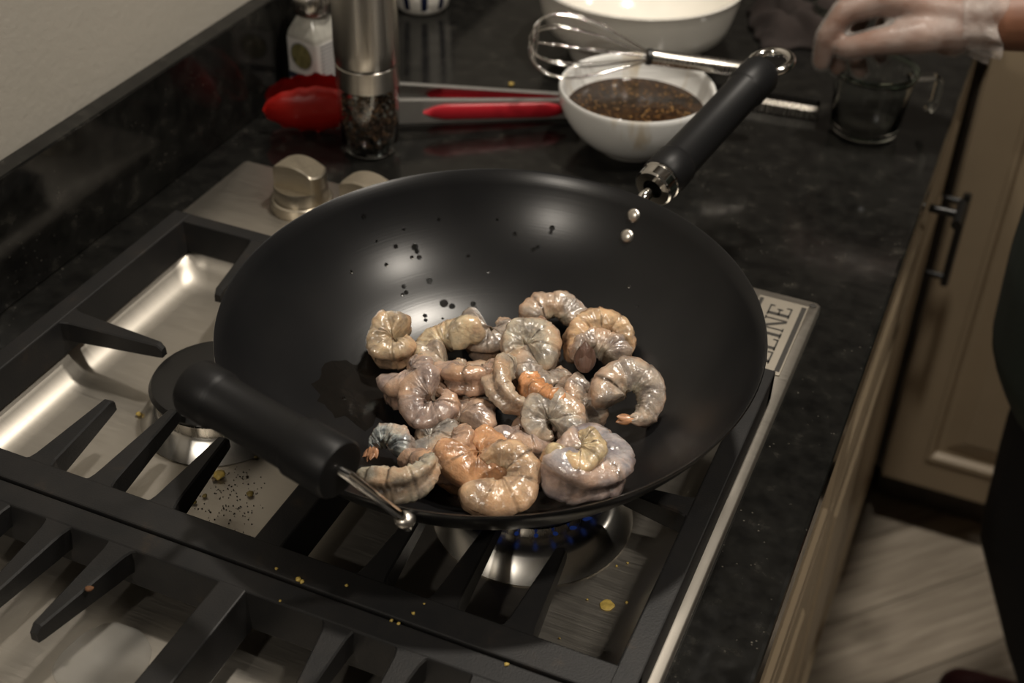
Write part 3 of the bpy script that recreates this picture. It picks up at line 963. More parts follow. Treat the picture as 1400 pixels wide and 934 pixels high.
# ================================================================== SHRIMP
def shrimp_mesh(a=.0104, sweep=300, hr=.0118, hn=.0106, taper=.50, spiral=.28, groove=.35, rise=.0, seed=0, tail_thin=.35, NS=108, NC=22, open_=0.0):
    """coil in local xy, back outwards. s=0 thick end, s=1 tail end. returns verts, faces, attrs, frames"""
    verts = []; belly = []; back = []; crease = []; faces = []
    nseg = 6
    frames = []
    for i in range(NS + 1):
        s = i / NS
        th_ = radians(sweep) * s
        rad = a * (1 - spiral * s) + open_ * s
        zc = rise * (s - .5) + .0016 * noise.noise(Vector((s * 3, seed, 7)))
        c = Vector((rad * cos(th_), rad * sin(th_), zc))
        er = Vector((cos(th_), sin(th_), 0)); en = Vector((0, 0, 1))
        env = 1 - taper * s ** 1.2
        if s < .10: env *= .35 + .65 * sqrt(max(0, 1 - ((.10 - s) / .10) ** 2))
        if s > .84: env *= 1 - (1 - tail_thin) * ((s - .84) / .16) ** 1.3
        ph = s * nseg; fr = ph - math.floor(ph)
        sk = .45 + .9 * abs(noise.noise(Vector((math.floor(ph + .5) * 1.7, seed, 2))))
        saw = 1 + .09 * (1 - fr) - sk * (.05 * math.exp(-(fr / .10) ** 2) + .07 * math.exp(-((1 - fr) / .08) ** 2))
        cw = math.exp(-(min(fr, 1 - fr) / .075) ** 2) if .06 < s < .93 else 0
        frames.append((c, er, hr * env, hn * env))
        for j in range(NC):
            p = 2 * pi * j / NC
            cr, sn = cos(p), sin(p)
            # squarish section, narrower belly
            q = (abs(cr) ** 3.0 + abs(sn) ** 3.0) ** (-1 / 3.0)
            x = cr * q * hr * env * saw; y = sn * q * hn * env * saw
            if cr < 0: y *= 1 - .30 * (-cr); x *= .88
            g = groove * math.exp(-(math.atan2(sn, cr) / .34) ** 2) * (1 if s < .72 else max(0, 1 - (s - .72) / .1)) * min(1, s / .08)
            x *= 1 - g
            w = .0021 * noise.noise(Vector((s * 7 + seed * 3.1, cr * 1.7, sn * 1.7 + seed))) + .0008 * noise.noise(Vector((s * 26 + seed, cr * 4, sn * 4)))
            v = c + er * (x + w * cr * 1.2) + en * (y + w * sn * 1.2)
            verts.append(v)
            belly.append(max(0, -cr) * (.6 + .4 * noise.noise(Vector((s * 5, seed, 1)))))
            back.append(max(0, cr))
            side = abs(sn)
            vein = g / max(groove, .01) * .55 * (1 if noise.noise(Vector((s * 8, seed * 2, 5))) > -.05 else .2)
            inn = math.exp(-((cr + .35) / .3) ** 2) * .5 * max(0, noise.noise(Vector((s * 6, seed, 9))))
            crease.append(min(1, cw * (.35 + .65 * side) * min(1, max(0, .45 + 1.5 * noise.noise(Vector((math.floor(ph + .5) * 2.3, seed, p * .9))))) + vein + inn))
    for i in range(NS):
        for j in range(NC):
            j2 = (j + 1) % NC
            faces.append((i * NC + j, i * NC + j2, (i + 1) * NC + j2, (i + 1) * NC + j))
    faces.append(tuple(range(NC))[::-1]); faces.append(tuple(NS * NC + j for j in range(NC)))
    return verts, faces, (belly, back, crease), frames
def tail_mesh(size=1.0, spread=.5, n=4):
    bm = bmesh.new()
    for k in range(n):
        u = (k - (n - 1) / 2) / max(1, (n - 1) / 2) if n > 1 else 0
        ang = u * spread
        L = (.0125 - .0018 * abs(u)) * size; wd = .0034 * size
        rows = []
        for i in range(7):
            t = i / 6
            w = wd * (sin(pi * min(1, t * .9 + .12)) ** .7) * (1 if t < 1 else .25)
            y = L * t
            zc = .0010 * (k % 2) * size + .0018 * t * t * size * (-1 if k % 2 else 1)
            row = []
            for q in range(8):
                a_ = 2 * pi * q / 8
                row.append(bm.verts.new((y * cos(ang) - w * cos(a_) * sin(ang), y * sin(ang) + w * cos(a_) * cos(ang), zc + sin(a_) * .0010 * size * (1.6 - t))))
            rows.append(row)
        for A, Bq in zip(rows[:-1], rows[1:]):
            for q in range(8):
                bm.faces.new((A[q], A[(q + 1) % 8], Bq[(q + 1) % 8], Bq[q]))
        bm.faces.new(rows[0][::-1]); bm.faces.new(rows[-1])
    return bm
SHS = 1.13
def shrimp(label, px, py, h, ncam, alpha, scale=1.0, tint=(.46, .40, .33), tail=None, tail_col=(.36, .17, .09), seed=0, flip=False, legs=False, **kw):
    """ncam: coil normal in camera terms (right, up, toward); alpha: image direction of the thick end seen from the coil centre"""
    v, f, at, fr = shrimp_mesh(seed=seed, **kw)
    ctr = Vector((0, 0, 0))
    nw = (RIGHT * ncam[0] + UP * ncam[1] - FWD * ncam[2]).normalized()
    if flip: v = [Vector((q.x, -q.y, q.z)) for q in v]; f = [tuple(reversed(q)) for q in f]
    d = RIGHT * cos(radians(alpha)) + UP * sin(radians(alpha))
    ex = (d - nw * d.dot(nw)).normalized(); ey = nw.cross(ex)
    mm = Matrix((ex, ey, nw)).transposed().to_4x4()
    scale *= SHS
    mm = mm @ Matrix.Diagonal((scale, scale, scale, 1))
    mm.translation = in_wok(px, py, h)
    o = link_mesh('shrimp', v, f, 'shrimp')
    for nme, arr in zip(('belly', 'back', 'crease'), at):
        a_ = o.data.attributes.new(nme, 'FLOAT', 'POINT')
        a_.data.foreach_set('value', arr)
    # push away from the wall until the whole body clears it
    dr_ = -wok_normal(mm.translation)
    for _ in range(60):
        if min(wok_floor(mm @ q) for q in v[::5]) > .0006: break
        mm.translation -= dr_ * .0012
    o.matrix_world = mm
    o.color = (*tint, 1)
    if tail:
        size, spread, n = tail
        c, er, _, _ = fr[-1]; c0 = fr[-4][0]
        tdir = (c - c0).normalized()
        if flip: c = Vector((c.x, -c.y, c.z)); tdir = Vector((tdir.x, -tdir.y, tdir.z))
        t = from_bm('tail_fan', tail_mesh(size, spread, n), 'tail', o)
        tz = Vector((0, 0, 1)); tm = Matrix((tdir, tz.cross(tdir), tz)).transposed().to_4x4(); tm.translation = c - tdir * .002
        t.matrix_local = tm
        t.color = (*tail_col, 1)
    if legs:
        bm = bmesh.new()
        for k in range(5):
            i = 30 + k * 4
            c, er, a1, a2 = fr[i]
            if flip: c = Vector((c.x, -c.y, c.z)); er = Vector((er.x, -er.y, 0))
            p0 = c - er * a1 * .7 + Vector((0, 0, a2 * .8)); p1 = p0 - er * .003 + Vector((0, 0, .0035)); p2 = p1 + Vector((.002, .002, .0015))
            tube(bm, [p0, p1, p2], [.0011, .0009, .0003], 6)
        lg = from_bm('swimmerets', bm, 'tail', o); lg.color = (.22, .14, .09, 1)
    tag(o, label, 'shrimp', 'raw shrimp piled in the wok')
    return o
GREY = (.42, .37, .32); MAUVE = (.42, .33, .29); CREAM = (.60, .51, .36); PEACH = (.66, .38, .21); ORANGE = (.70, .34, .15); BLUE = (.42, .47, .48); TAN = (.56, .45, .31)
FACE = (0, .35, .94); FLAT = (0, .80, .60)
SH = [
 # lower layer first
 dict(label='mauve shrimp mostly buried at the wok-wall side of the pile beneath the others', px=562, py=532, h=.010, ncam=(-.4, .7, .6), alpha=170, tint=MAUVE, seed=21, scale=.95),
 dict(label='dark grey shrimp wedged between the bluish shrimp and the peach one', px=590, py=612, h=.010, ncam=(-.2, .8, .5), alpha=250, tint=(.34, .32, .29), seed=22, scale=.95),
 dict(label='grey shrimp under the gap between the orange shrimp and the spiral one', px=712, py=607, h=.011, ncam=(.2, .8, .5), alpha=200, tint=MAUVE, seed=23),
 dict(label='grey shrimp filling the hollow in the middle of the pile', px=660, py=545, h=.012, ncam=FLAT, alpha=40, tint=GREY, seed=24, scale=1.05),
 dict(label='grey shrimp under the cream dorsal one and the peach tail', px=745, py=520, h=.011, ncam=FLAT, alpha=90, tint=GREY, seed=25, scale=1.05),
 dict(label='small grey shrimp with a pointed end showing between the front curl and the ring', px=728, py=640, h=.010, ncam=(.1, .8, .5), alpha=190, tint=GREY, seed=26, scale=.72, sweep=190),
 dict(label='pinkish shrimp lying deep between the mauve coil and the orange stalk', px=630, py=588, h=.012, ncam=(-.1, .8, .5), alpha=310, tint=(.48, .37, .30), seed=31),
 dict(label='grey shrimp deep under the peach tail and the spiral one', px=790, py=590, h=.011, ncam=(.2, .8, .5), alpha=30, tint=GREY, seed=32),
 dict(label='tan shrimp deep under the pinkish brown butterflied one', px=610, py=512, h=.012, ncam=(-.2, .8, .5), alpha=100, tint=(.48, .40, .32), seed=33),
 # back row
 dict(label='outstretched grey shrimp hooking over the far side of the pile', px=757, py=456, h=.013, ncam=(.1, .45, .88), alpha=155, tint=GREY, seed=6, sweep=205, a=.0165, hr=.0082, hn=.0078, spiral=-.05, groove=.1, scale=1.0, flip=True, taper=.25),
 dict(label='round tan shrimp lying on its side apart at the wok wall', px=538, py=478, h=.013, ncam=(-.10, .55, .83), alpha=60, tint=TAN, seed=1, sweep=335, a=.0085, hr=.0100, hn=.0125, scale=1.1, spiral=.35),
 dict(label='grey curled shrimp behind the cream one with a pale open belly', px=672, py=455, h=.016, ncam=(-.2, .5, .84), alpha=120, tint=GREY, seed=3, sweep=300),
 dict(label='cream butterflied shrimp seen along its split back beside the round tan one', px=605, py=473, h=.024, ncam=(-.42, .86, .28), alpha=12, tint=CREAM, seed=2, sweep=215, a=.0165, groove=.45, hn=.0095, scale=1.0),
 dict(label='curled shrimp with a bright white belly on top of the far side of the pile', px=720, py=474, h=.025, ncam=(.05, .42, .90), alpha=-70, tint=(.50, .46, .38), seed=4, sweep=330, a=.0102, tail=(.8, .3, 3), tail_col=(.33, .21, .13)),
 dict(label='curled shrimp with an orange rim and a striped tan tail fan', px=822, py=472, h=.018, ncam=(.10, .35, .93), alpha=215, tint=(.60, .44, .28), seed=7, sweep=240, a=.0122, hr=.0104, spiral=-.25, tail=(1.15, .35, 3), tail_col=(.38, .27, .15), flip=True),
 dict(label='grey brown shrimp with an upright dark brown tail', px=818, py=506, h=.012, ncam=(.3, .75, .6), alpha=0, tint=(.40, .33, .28), seed=8, sweep=200, a=.014, hr=.0080, flip=False),
 dict(label='pinkish brown butterflied shrimp with a dark opened back', px=648, py=508, h=.029, ncam=(-.05, .93, .36), alpha=175, tint=(.52, .38, .30), seed=5, sweep=235, a=.0150, groove=.5, hr=.0092, hn=.0095),
 dict(label='mauve grey shrimp coiled around brown swimmerets', px=592, py=550, h=.025, ncam=(-.15, .42, .90), alpha=75, tint=MAUVE, seed=12, sweep=335, a=.0104, hr=.0122, legs=True, tail=(.9, .3, 3), tail_col=(.24, .15, .10)),
 dict(label='pale cream shrimp with its ridged back turned up beside the white bellied one', px=708, py=540, h=.025, ncam=(.72, .62, .30), alpha=60, tint=(.56, .49, .39), seed=9, sweep=200, a=.0175, groove=.42, hr=.0085, hn=.0092),
 dict(label='peach shrimp tail end lying across the grey shrimp', px=782, py=524, h=.028, ncam=(.1, .9, .4), alpha=195, tint=ORANGE, seed=10, sweep=85, a=.024, hr=.0068, hn=.0066, groove=.08, spiral=.0, taper=.2),
 dict(label='grey shrimp half hidden behind the spiral one with the pale centre', px=800, py=556, h=.016, ncam=(.6, .3, .74), alpha=90, tint=GREY, seed=14, sweep=240, scale=.95),
 dict(label='grey C-shaped shrimp with a white belly and orange tail tip apart from the pile', px=865, py=558, h=.014, ncam=(.15, .38, .91), alpha=205, tint=GREY, seed=11, sweep=295, a=.0124, hr=.0112, spiral=-.02, flip=True, tail=(.85, .25, 2), tail_col=(.62, .30, .14)),
 dict(label='grey spiral shrimp with black creases and a pale centre', px=752, py=578, h=.026, ncam=(-.12, .35, .93), alpha=-50, tint=(.47, .43, .37), seed=13, sweep=335, a=.0098, hr=.0115),
 # front
 dict(label='pink shrimp tucked under the bulky orange one', px=604, py=634, h=.014, ncam=(-.42, .80, .42), alpha=200, tint=(.58, .40, .29), seed=17, sweep=230, a=.0165, hr=.0095),
 dict(label='orange shrimp standing on end like a stalk above the bulky orange one', px=676, py=566, h=.036, ncam=(.55, .2, .80), alpha=235, tint=ORANGE, seed=15, sweep=95, a=.0220, hr=.0085, hn=.0085, groove=.1, spiral=0, taper=.45),
 dict(label='bulky glossy orange shrimp curled on top of the near side of the pile', px=654, py=624, h=.027, ncam=(.05, .48, .87), alpha=150, tint=PEACH, seed=16, sweep=335, a=.0108, hr=.0130, hn=.0118, scale=1.06),
 dict(label='bluish white shrimp with a tiny orange tail at the wok-wall side of the pile', px=526, py=616, h=.014, ncam=(-.35, .55, .76), alpha=-35, tint=BLUE, seed=18, sweep=200, a=.0125, hr=.0092, hn=.0085, groove=.35, scale=.85, tail=(.9, .5, 4), tail_col=(.60, .30, .16)),
 dict(label='pale shrimp with a split back nearest the helper handle', px=546, py=676, h=.012, ncam=(-.25, .93, .30), alpha=190, tint=(.52, .49, .40), seed=19, sweep=215, a=.0165, groove=.45, hr=.0085, hn=.0098),
 dict(label='tan C-shaped shrimp curled against the near wall of the wok', px=684, py=684, h=.014, ncam=(.0, .42, .90), alpha=198, tint=(.58, .42, .28), seed=20, sweep=300, a=.0132, hr=.0118, spiral=.15),
 dict(label='bluish grey shrimp forming the base ring under the yellow one', px=808, py=660, h=.013, ncam=(.22, .80, .55), alpha=210, tint=(.44, .42, .44), seed=27, sweep=320, a=.0135, hr=.0125, hn=.0105, groove=.3, scale=1.15),
 dict(label='yellowish shrimp with an orange tip perched on the bluish grey one', px=792, py=616, h=.041, scale=.86, ncam=(.12, .66, .74), alpha=165, tint=(.64, .52, .33), seed=28, sweep=290, a=.0115, hr=.0115, spiral=.45, rise=.012),
]
for s in SH: shrimp(**s)

# dark brown upright tail belonging to the grey brown shrimp
def lone_tail(parent_label, px, py, h, d_cam, size, col):
    o = [q for q in COL.objects if q.get('label') == parent_label][0]
    t = from_bm('tail_fan', tail_mesh(size, .22, 3), 'tail', o)
    d = (RIGHT * d_cam[0] + UP * d_cam[1] - FWD * d_cam[2]).normalized()
    n_ = (-FWD - d * (-FWD).dot(d)).normalized()
    mm = Matrix((d, n_.cross(d), n_)).transposed().to_4x4(); mm.translation = in_wok(px, py, h)
    t.parent = o
    bpy.context.view_layer.update()
    t.matrix_parent_inverse = o.matrix_world.inverted()
    t.matrix_world = mm
    t.color = (*col, 1)
lone_tail('grey brown shrimp with an upright dark brown tail', 799, 508, .036, (.03, .97, .2), 1.6, (.16, .095, .075))
lone_tail('outstretched grey shrimp hooking over the far side of the pile', 724, 440, .022, (.97, -.05, .1), 1.1, (.34, .20, .13))

# ================================================================== THINGS ON THE WORKTOP
# ---- pepper mill
pm = empty('pepper_mill', (-.1765, .0795, 0))
lathe_obj('grinder_glass', [(0, .0008), (.021, .0008), (.0245, .004), (.0262, .012), (.0272, .035), (.0274, .066), (.0262, .066), (.0258, .035), (.0246, .013), (.022, .0065), (0, .0055)], 'glass', pm, 56)
# peppercorns fill: one heap of tiny balls, too many to count
bm = bmesh.new()
for k in range(520):
    a = random.uniform(0, 2 * pi); r = .0232 * sqrt(random.random()) if k % 3 else .0232; z = random.uniform(.009, .060)
    r *= min(1, .80 + (z - .009) * 9)
    mm = Matrix.Translation((r * cos(a), r * sin(a), z)) @ Matrix.Rotation(random.uniform(0, 3), 4, 'X')
    bmesh.ops.create_icosphere(bm, subdivisions=1, radius=random.uniform(.0016, .0024), matrix=mm)
o = from_bm('peppercorns', bm, 'pepper', pm); o['kind'] = 'stuff'
lathe_obj('collar', [(.0268, .0662), (.0284, .0670), (.0284, .0865), (.0276, .0872), (0, .0872)], 'turned', pm, 64)
lathe_obj('seam', [(.0268, .0872), (.0268, .0890), (0, .0890)], 'cap_black', pm, 48)
lathe_obj('mill_body', [(0, .0890), (.0280, .0890), (.0286, .0900), (.0290, .105), (.0288, .125), (.0282, .150), (.0270, .175), (.0250, .195), (.0205, .210), (.010, .218), (0, .219)], 'turned', pm, 72)
tag(pm, 'tall steel pepper mill with a glass chamber of peppercorns', 'pepper mill')

# ---- spice jar
sj = empty('spice_jar', (-.272, .150, 0), (0, 0, radians(-16)))
w = .0195
bm = bmesh.new()
rs_ = lambda s, r=.004: rrect(-s, s, -s, s, r, 4)
loft(bm, [(rs_(w - .002), .0008), (rs_(w), .003), (rs_(w), .068), (rs_(w - .001), .072), (rs_(w * .72, .008), .084), (rs_(w * .66, .010), .088), (rs_(w * .66, .010), .092)], True, True)
sharp(from_bm('glass_body', bm, 'jar_plastic', sj), 40)
lathe_obj('cap', [(0, .0905), (.0190, .0905), (.0196, .0915), (.0196, .106), (.0186, .108), (0, .108)], 'steel', sj, 40)
bm = bmesh.new(); pr_ = rrect(-w - .0004, w + .0004, -w - .0004, w + .0004, .004, 4)
A = [bm.verts.new((x, y, .010)) for x, y in pr_]; Bq = [bm.verts.new((x, y, .066)) for x, y in pr_]
for k in range(len(pr_)): bm.faces.new((A[k], A[(k + 1) % len(pr_)], Bq[(k + 1) % len(pr_)], Bq[k]))
lab = from_bm('label', bm, 'white_label', sj); sharp(lab, 40)
# prints on the two faces that show: -x face (emblem, dark band) and -y face (lines of small text)
def oval(name, c, rx, rz, axis, mat):
    vs = []; n = 28
    for k in range(n):
        a = 2 * pi * k / n
        vs.append((c[0] if axis == 'x' else c[0] + rx * cos(a), c[1] + rx * cos(a) if axis == 'x' else c[1], c[2] + rz * sin(a)))
    return link_mesh(name, vs, [tuple(range(n))], mat, lab, False)
F = w + .0007
def on_face(name, u0, u1, z0, z1, face, mat):
    if face == 'y': vs = [(u0, -F, z0), (u1, -F, z0), (u1, -F, z1), (u0, -F, z1)]
    else: vs = [(F, u0, z0), (F, u1, z0), (F, u1, z1), (F, u0, z1)]
    return link_mesh(name, vs, [(0, 1, 2, 3)], mat, lab, False)
sj.rotation_euler = (0, 0, radians(-13))
oval('emblem', (0, -F, .050), .0130, .0125, 'y', 'label_olive')
oval('emblem_rim', (0, -F + .0001, .050), .0145, .0140, 'y', 'label_text')
on_face('dark_band', -.0185, .0185, .024, .031, 'y', 'label_navy')
for k in range(13):
    on_face('text_line', -.014, .015 - .004 * (k % 3), .061 - k * .0038, .0632 - k * .0038, 'x', 'label_text')
tag(sj, 'square spice jar with a white label and steel cap behind the pepper mill', 'spice jar')

# ---- tongs with red scalloped heads, lying on the worktop
tA = at_z(345, 150, .022); tB = at_z(768, 150, .014); tB = tA + (tB - tA).normalized() * .305
dx_ = (tB - tA).xy.normalized(); ang = math.atan2(dx_.y, dx_.x)
tg = empty('tongs', (tA.x + .004, tA.y + .013, 0), (0, 0, ang))
def tong_head(side, name='head'):
    """scoop shaped silicone head opening towards the other head; local x along the tongs"""
    bm = bmesh.new(); rows = []
    n, m_ = 22, 12
    for i in range(n + 1):
        t = i / n
        x = .083 * t
        hw = .0225 * (sin(pi * min(1, .5 * (t * 1.5) ** .55)) if t < .67 else 1 - .32 * ((t - .67) / .33))
        depth = .013 * (sin(pi * min(.5, t * .8)) ** .7)
        scal = .0013 * sin(t * 34) if t < .8 else 0
        row = []
        for j in range(m_ + 1):
            u = -1 + 2 * j / m_
            z = hw * u * (1 + (scal / .02 if abs(u) > .99 else 0))
            y = depth * (1 - u * u) ** .6 + (scal if abs(u) > .9 else 0)
            row.append((x, side * (.0015 + y), .0235 + z))
        rows.append([bm.verts.new(q) for q in row])
    for A, Bq in zip(rows[:-1], rows[1:]):
        for j in range(m_):
            bm.faces.new((A[j], A[j + 1], Bq[j + 1], Bq[j]))
    bmesh.ops.solidify(bm, geom=bm.faces[:], thickness=.0022)
    return from_bm(name, bm, 'red_silicone', tg)
sp0 = radians(4.0)
for side, nm in ((-1, 'front'), (1, 'rear')):
    h_ = tong_head(side)
    h_.location = (0, side * .012, 0)
    # channel-section arm
    bm = bmesh.new()
    x0, x1 = .070, .300
    y0, y1 = side * .023, side * .0065
    def arm_pts(t, zc, o_): return Vector((x0 + (x1 - x0) * t, y0 + (y1 - y0) * t + side * o_, zc))
    rows = []
    for i in range(13):
        t = i / 12; hz = .0125 - .003 * t
        rows.append([bm.verts.new(arm_pts(t, z, o_)) for z, o_ in ((.0235 + hz - .011 * t, -.005), (.0235 + hz - .011 * t, .0015), (.0235 - hz - .0095 * t, .0015), (.0235 - hz - .0095 * t, -.005))])
    for A, Bq in zip(rows[:-1], rows[1:]):
        for j in range(3): bm.faces.new((A[j], A[j + 1], Bq[j + 1], Bq[j]))
    bmesh.ops.solidify(bm, geom=bm.faces[:], thickness=.0011)
    arm = sharp(from_bm('arm', bm, 'arm_steel', tg), 30)
    bm = bmesh.new(); rows = []
    for i in range(15):
        t = .34 + .60 * i / 14
        e = min(1, min(i, 14 - i) / 2.0) ** .5
        zc = .0235 - .010 * t
        c = arm_pts(t, zc, .0025)
        rows.append([bm.verts.new(c + Vector((0, side * .0028 * e * cos(a_), .0078 * max(e, .15) * sin(a_)))) for a_ in [2 * pi * k / 14 for k in range(14)]])
    for A, Bq in zip(rows[:-1], rows[1:]):
        for j in range(14): bm.faces.new((A[j], A[(j + 1) % 14], Bq[(j + 1) % 14], Bq[j]))
    bm.faces.new(rows[0][::-1]); bm.faces.new(rows[-1])
    from_bm('grip_strip', bm, 'red_grip', arm)
lathe_obj('hinge_pin', [(0, -.0125), (.004, -.0125), (.004, .0125), (0, .0125)], 'steel', tg, 16, Matrix.Translation((.297, 0, .0135)))
tag(tg, 'steel kitchen tongs with red scalloped heads and red grip strips', 'tongs')

# ---- sauce bowl
sb = empty('sauce_bowl', (.040, .190, 0))
def bowl_prof(R, H, rb, t=.0035, foot=.004, curve=.55):
    out = [(0, foot), (rb - .004, foot), (rb - .003, .0006), (rb, .0006), (rb + .001, foot)]
    n = 18
    for k in range(1, n + 1):
        u = k / n
        out.append((rb + .001 + (R - rb - .001) * (sin(u * pi / 2) ** .9), foot + (H - foot) * u ** 1.25 * (1 - .0) ))
    rim = [(R - t * .3, H + t * .45), (R - t * .8, H + t * .2)]
    inn = []
    for k in range(n, -1, -1):
        u = k / n
        inn.append(((rb + .001 + (R - rb - .001) * (sin(u * pi / 2) ** .9)) - t, max(foot + t, foot + t * .8 + (H - foot) * u ** 1.25 - t * .6)))
    return out + rim + inn[1:] + [(0, foot + t)]
BP = bowl_prof(.0715, .060, .032)
lathe_obj('bowl_body', BP, 'bowl_glaze', sb, 80, ang=60)
sz = .0385
def inner_r(prof, z, R):
    best = 0
    half = len(prof) // 2
    for (r0, z0), (r1, z1) in zip(prof[half:-1], prof[half + 1:]):
        if (z0 - z) * (z1 - z) <= 0 and abs(z1 - z0) > 1e-9:
            best = max(best, r0 + (r1 - r0) * (z - z0) / (z1 - z0))
    return best
ir = inner_r(BP, sz, .0715)
lathe_obj('sauce', [(0, sz), (ir * .5, sz), (ir - .002, sz), (ir + .0003, sz + .0007)], 'sauce', sb, 64)
bm = bmesh.new()
for k in range(170):
    a = random.uniform(0, 2 * pi); r = ir * .93 * sqrt(random.random())
    mm = Matrix.Translation((r * cos(a), r * sin(a), sz + .0002)) @ Matrix.Rotation(random.uniform(0, 6), 4, 'Z') @ Matrix.Diagonal((random.uniform(.6, 1.5), 1, .35, 1))
    bmesh.ops.create_icosphere(bm, subdivisions=1, radius=random.uniform(.0006, .0013), matrix=mm)
gb_ = from_bm('garlic_bits', bm, 'garlic', sb); gb_['kind'] = 'stuff'
tag(sb, 'small white bowl of dark soy sauce with chopped garlic', 'bowl')

# ---- whisk lying across the sauce bowl
W0 = at_z(724, 59, .094); W1 = at_z(889, 78, .082); W2 = at_z(1046, 101, .0675)
wk = empty('whisk', W1); 
wkM = (W2 - W0).normalized(); wq = wkM.to_track_quat('X', 'Z'); wk.rotation_mode = 'QUATERNION'; wk.rotation_quaternion = wq
Lw = (W1 - W0).length; Lk = (W2 - W1).length
for k in range(6):
    a = pi * (k + .25) / 6
    e = Vector((0, cos(a), sin(a)))
    pts = []
    rm = .0295 - .0022 * (k % 3)
    for i in range(41):
        u = -1 + 2 * i / 40
        x = -Lw * (1 - .03 * (k % 3)) * (1 - abs(u) ** 2.6) ** .62
        t = -x / Lw
        rr_ = rm * (sin(pi / 2 * min(1, t / .74)) ** 1.25 if t < .74 else sqrt(max(0, 1 - ((t - .74) / .26) ** 2)))
        pts.append(Vector((x, 0, 0)) + e * (.0035 + (rr_ if abs(u) > 1e-6 else 0)) * (1 if u >= 0 else -1) * (1 if abs(u) > 1e-6 else 0))
    tube_obj('wire_loop', pts, .00085, 'chrome', wk, 8)
prf = [(0, -.002), (.0060, -.002), (.0066, .0005), (.0068, .012), (.0070, Lk * .5), (.0068, Lk - .006), (.0058, Lk - .001), (0, Lk)]
lathe_obj('handle', prf, 'steel', wk, 32, align((1, 0, 0)))
lathe_obj('neck_ring', [(.0070, -.0035), (.0076, -.003), (.0076, .001), (.0070, .0015)], 'cap_black', wk, 32, align((1, 0, 0)))
tag(wk, 'stainless steel balloon whisk resting across the sauce bowl', 'whisk')

# ---- big white bowl with a stepped foot
bb = empty('mixing_bowl', (-.027, .386, 0))
lathe_obj('bowl_body', [(0, .003), (.063, .003), (.064, .0006), (.068, .0006), (.0695, .004), (.074, .016), (.081, .029), (.0845, .0315), (.0925, .0335), (.0955, .036), (.1000, .050), (.1050, .070), (.1075, .080), (.1090, .0825), (.1080, .0845), (.1055, .0835), (.1030, .077), (.0965, .055), (.088, .038), (.072, .020), (.05, .010), (0, .008)], 'ceramic', bb, 96, ang=50)
tag(bb, 'large white ceramic mixing bowl with a stepped base', 'bowl')

# ---- zester grater behind the sauce bowl
g0 = at_z(945, 118, .010); g1 = at_z(1120, 146, .010)
gr_ = empty('zester_grater', (g1.x, g1.y, 0), (0, 0, math.atan2(g1.y - g0.y, g1.x - g0.x)))
LZ = .112; WZ = .0125
bm = bmesh.new(); rows = []
for i in range(16):
    x = -LZ * (1 - i / 15)
    rows.append([bm.verts.new((x, y, z)) for y, z in ((-WZ, .0012), (-WZ, .0100), (-WZ * .55, .0128), (WZ * .55, .0128), (WZ, .0100), (WZ, .0012))])
for A, Bq in zip(rows[:-1], rows[1:]):
    for j in range(5): bm.faces.new((A[j], A[j + 1], Bq[j + 1], Bq[j]))
bmesh.ops.solidify(bm, geom=bm.faces[:], thickness=.0007)
blade = sharp(from_bm('blade', bm, 'steel', gr_), 25)
bm = bmesh.new()
for i in range(34):
    for j in range(4):
        x = -.004 - i * .0031; y = -WZ * .48 + j * WZ * .32 + (.0018 if i % 2 else 0)
        prism(bm, [(x - .0011, y - .0009), (x + .0011, y - .0009), (x + .0011, y + .0009), (x - .0011, y + .0009)], .0129, [.0131, .0143, .0143, .0131])
tt = from_bm('teeth', bm, 'cap_black', blade, smooth=False); tt['kind'] = 'stuff'
box_obj('handle', (-LZ - .020, -LZ + .004, -.011, .011, .0008, .0125), 'grip', gr_, .004, 3)
tag(gr_, 'narrow steel zester grater lying between the two white bowls', 'grater')

# ---- striped canister standing beyond the pepper mill
cpos = at_z(566, 18, 0)
cn = empty('striped_cup', (cpos.x, cpos.y + .02, 0))
NB = 10
lathe_obj('cup_body', [(0, .001), (.026, .001), (.0305, .006), (.0335, .020), (.036, .080), (.0362, .083), (.0345, .083), (.0315, .022), (.027, .008), (0, .006)], 'ceramic', cn, 60)
for k in range(NB):
    a0 = 2 * pi * (k + .2) / NB; a1 = a0 + .22
    vs = []; fs_ = []
    for i, (r, z) in enumerate(((.0292, .0050), (.0308, .0075), (.0338, .0205), (.0363, .079))):
        for q in range(4):
            a = a0 + (a1 - a0) * q / 3
            vs.append(((r + .0002) * cos(a), (r + .0002) * sin(a), z))
    for i in range(3):
        for q in range(3): fs_.append((i * 4 + q, i * 4 + q + 1, i * 4 + q + 5, i * 4 + q + 4))
    link_mesh('stripe', vs, fs_, 'navy', cn)
tag(cn, 'white cup with navy blue stripes beyond the pepper mill', 'cup')

# ---- crumpled maroon towel
tc0 = at_z(1080, 38, .01)
vs = []; fs_ = []; N1, N2 = 44, 36
for i in range(N1):
    for j in range(N2):
        u = -1 + 2 * i / (N1 - 1); v_ = -1 + 2 * j / (N2 - 1)
        e = max(0, 1 - max(abs(u) ** 3, abs(v_) ** 3))
        x = u * .058 + .010 * noise.noise(Vector((u * 2, v_ * 2, 3))); y = v_ * .050 + .012 * noise.noise(Vector((u * 2, v_ * 2, 8)))
        z = e * (.024 + .020 * noise.noise(Vector((u * 2.2, v_ * 2.6, 1.5))) + .016 * abs(noise.noise(Vector((u * 3.5 + v_ * 2, v_ * 1.2, 4)))) + .010 * sin(u * 5 + v_ * 7 + 2 * noise.noise(Vector((u * 2, v_ * 2, 5)))))
        vs.append((x, y, max(z, 0) + .0006))
for i in range(N1 - 1):
    for j in range(N2 - 1): fs_.append((i * N2 + j, (i + 1) * N2 + j, (i + 1) * N2 + j + 1, i * N2 + j + 1))
tw = link_mesh('kitchen_towel', vs, fs_, 'towel')
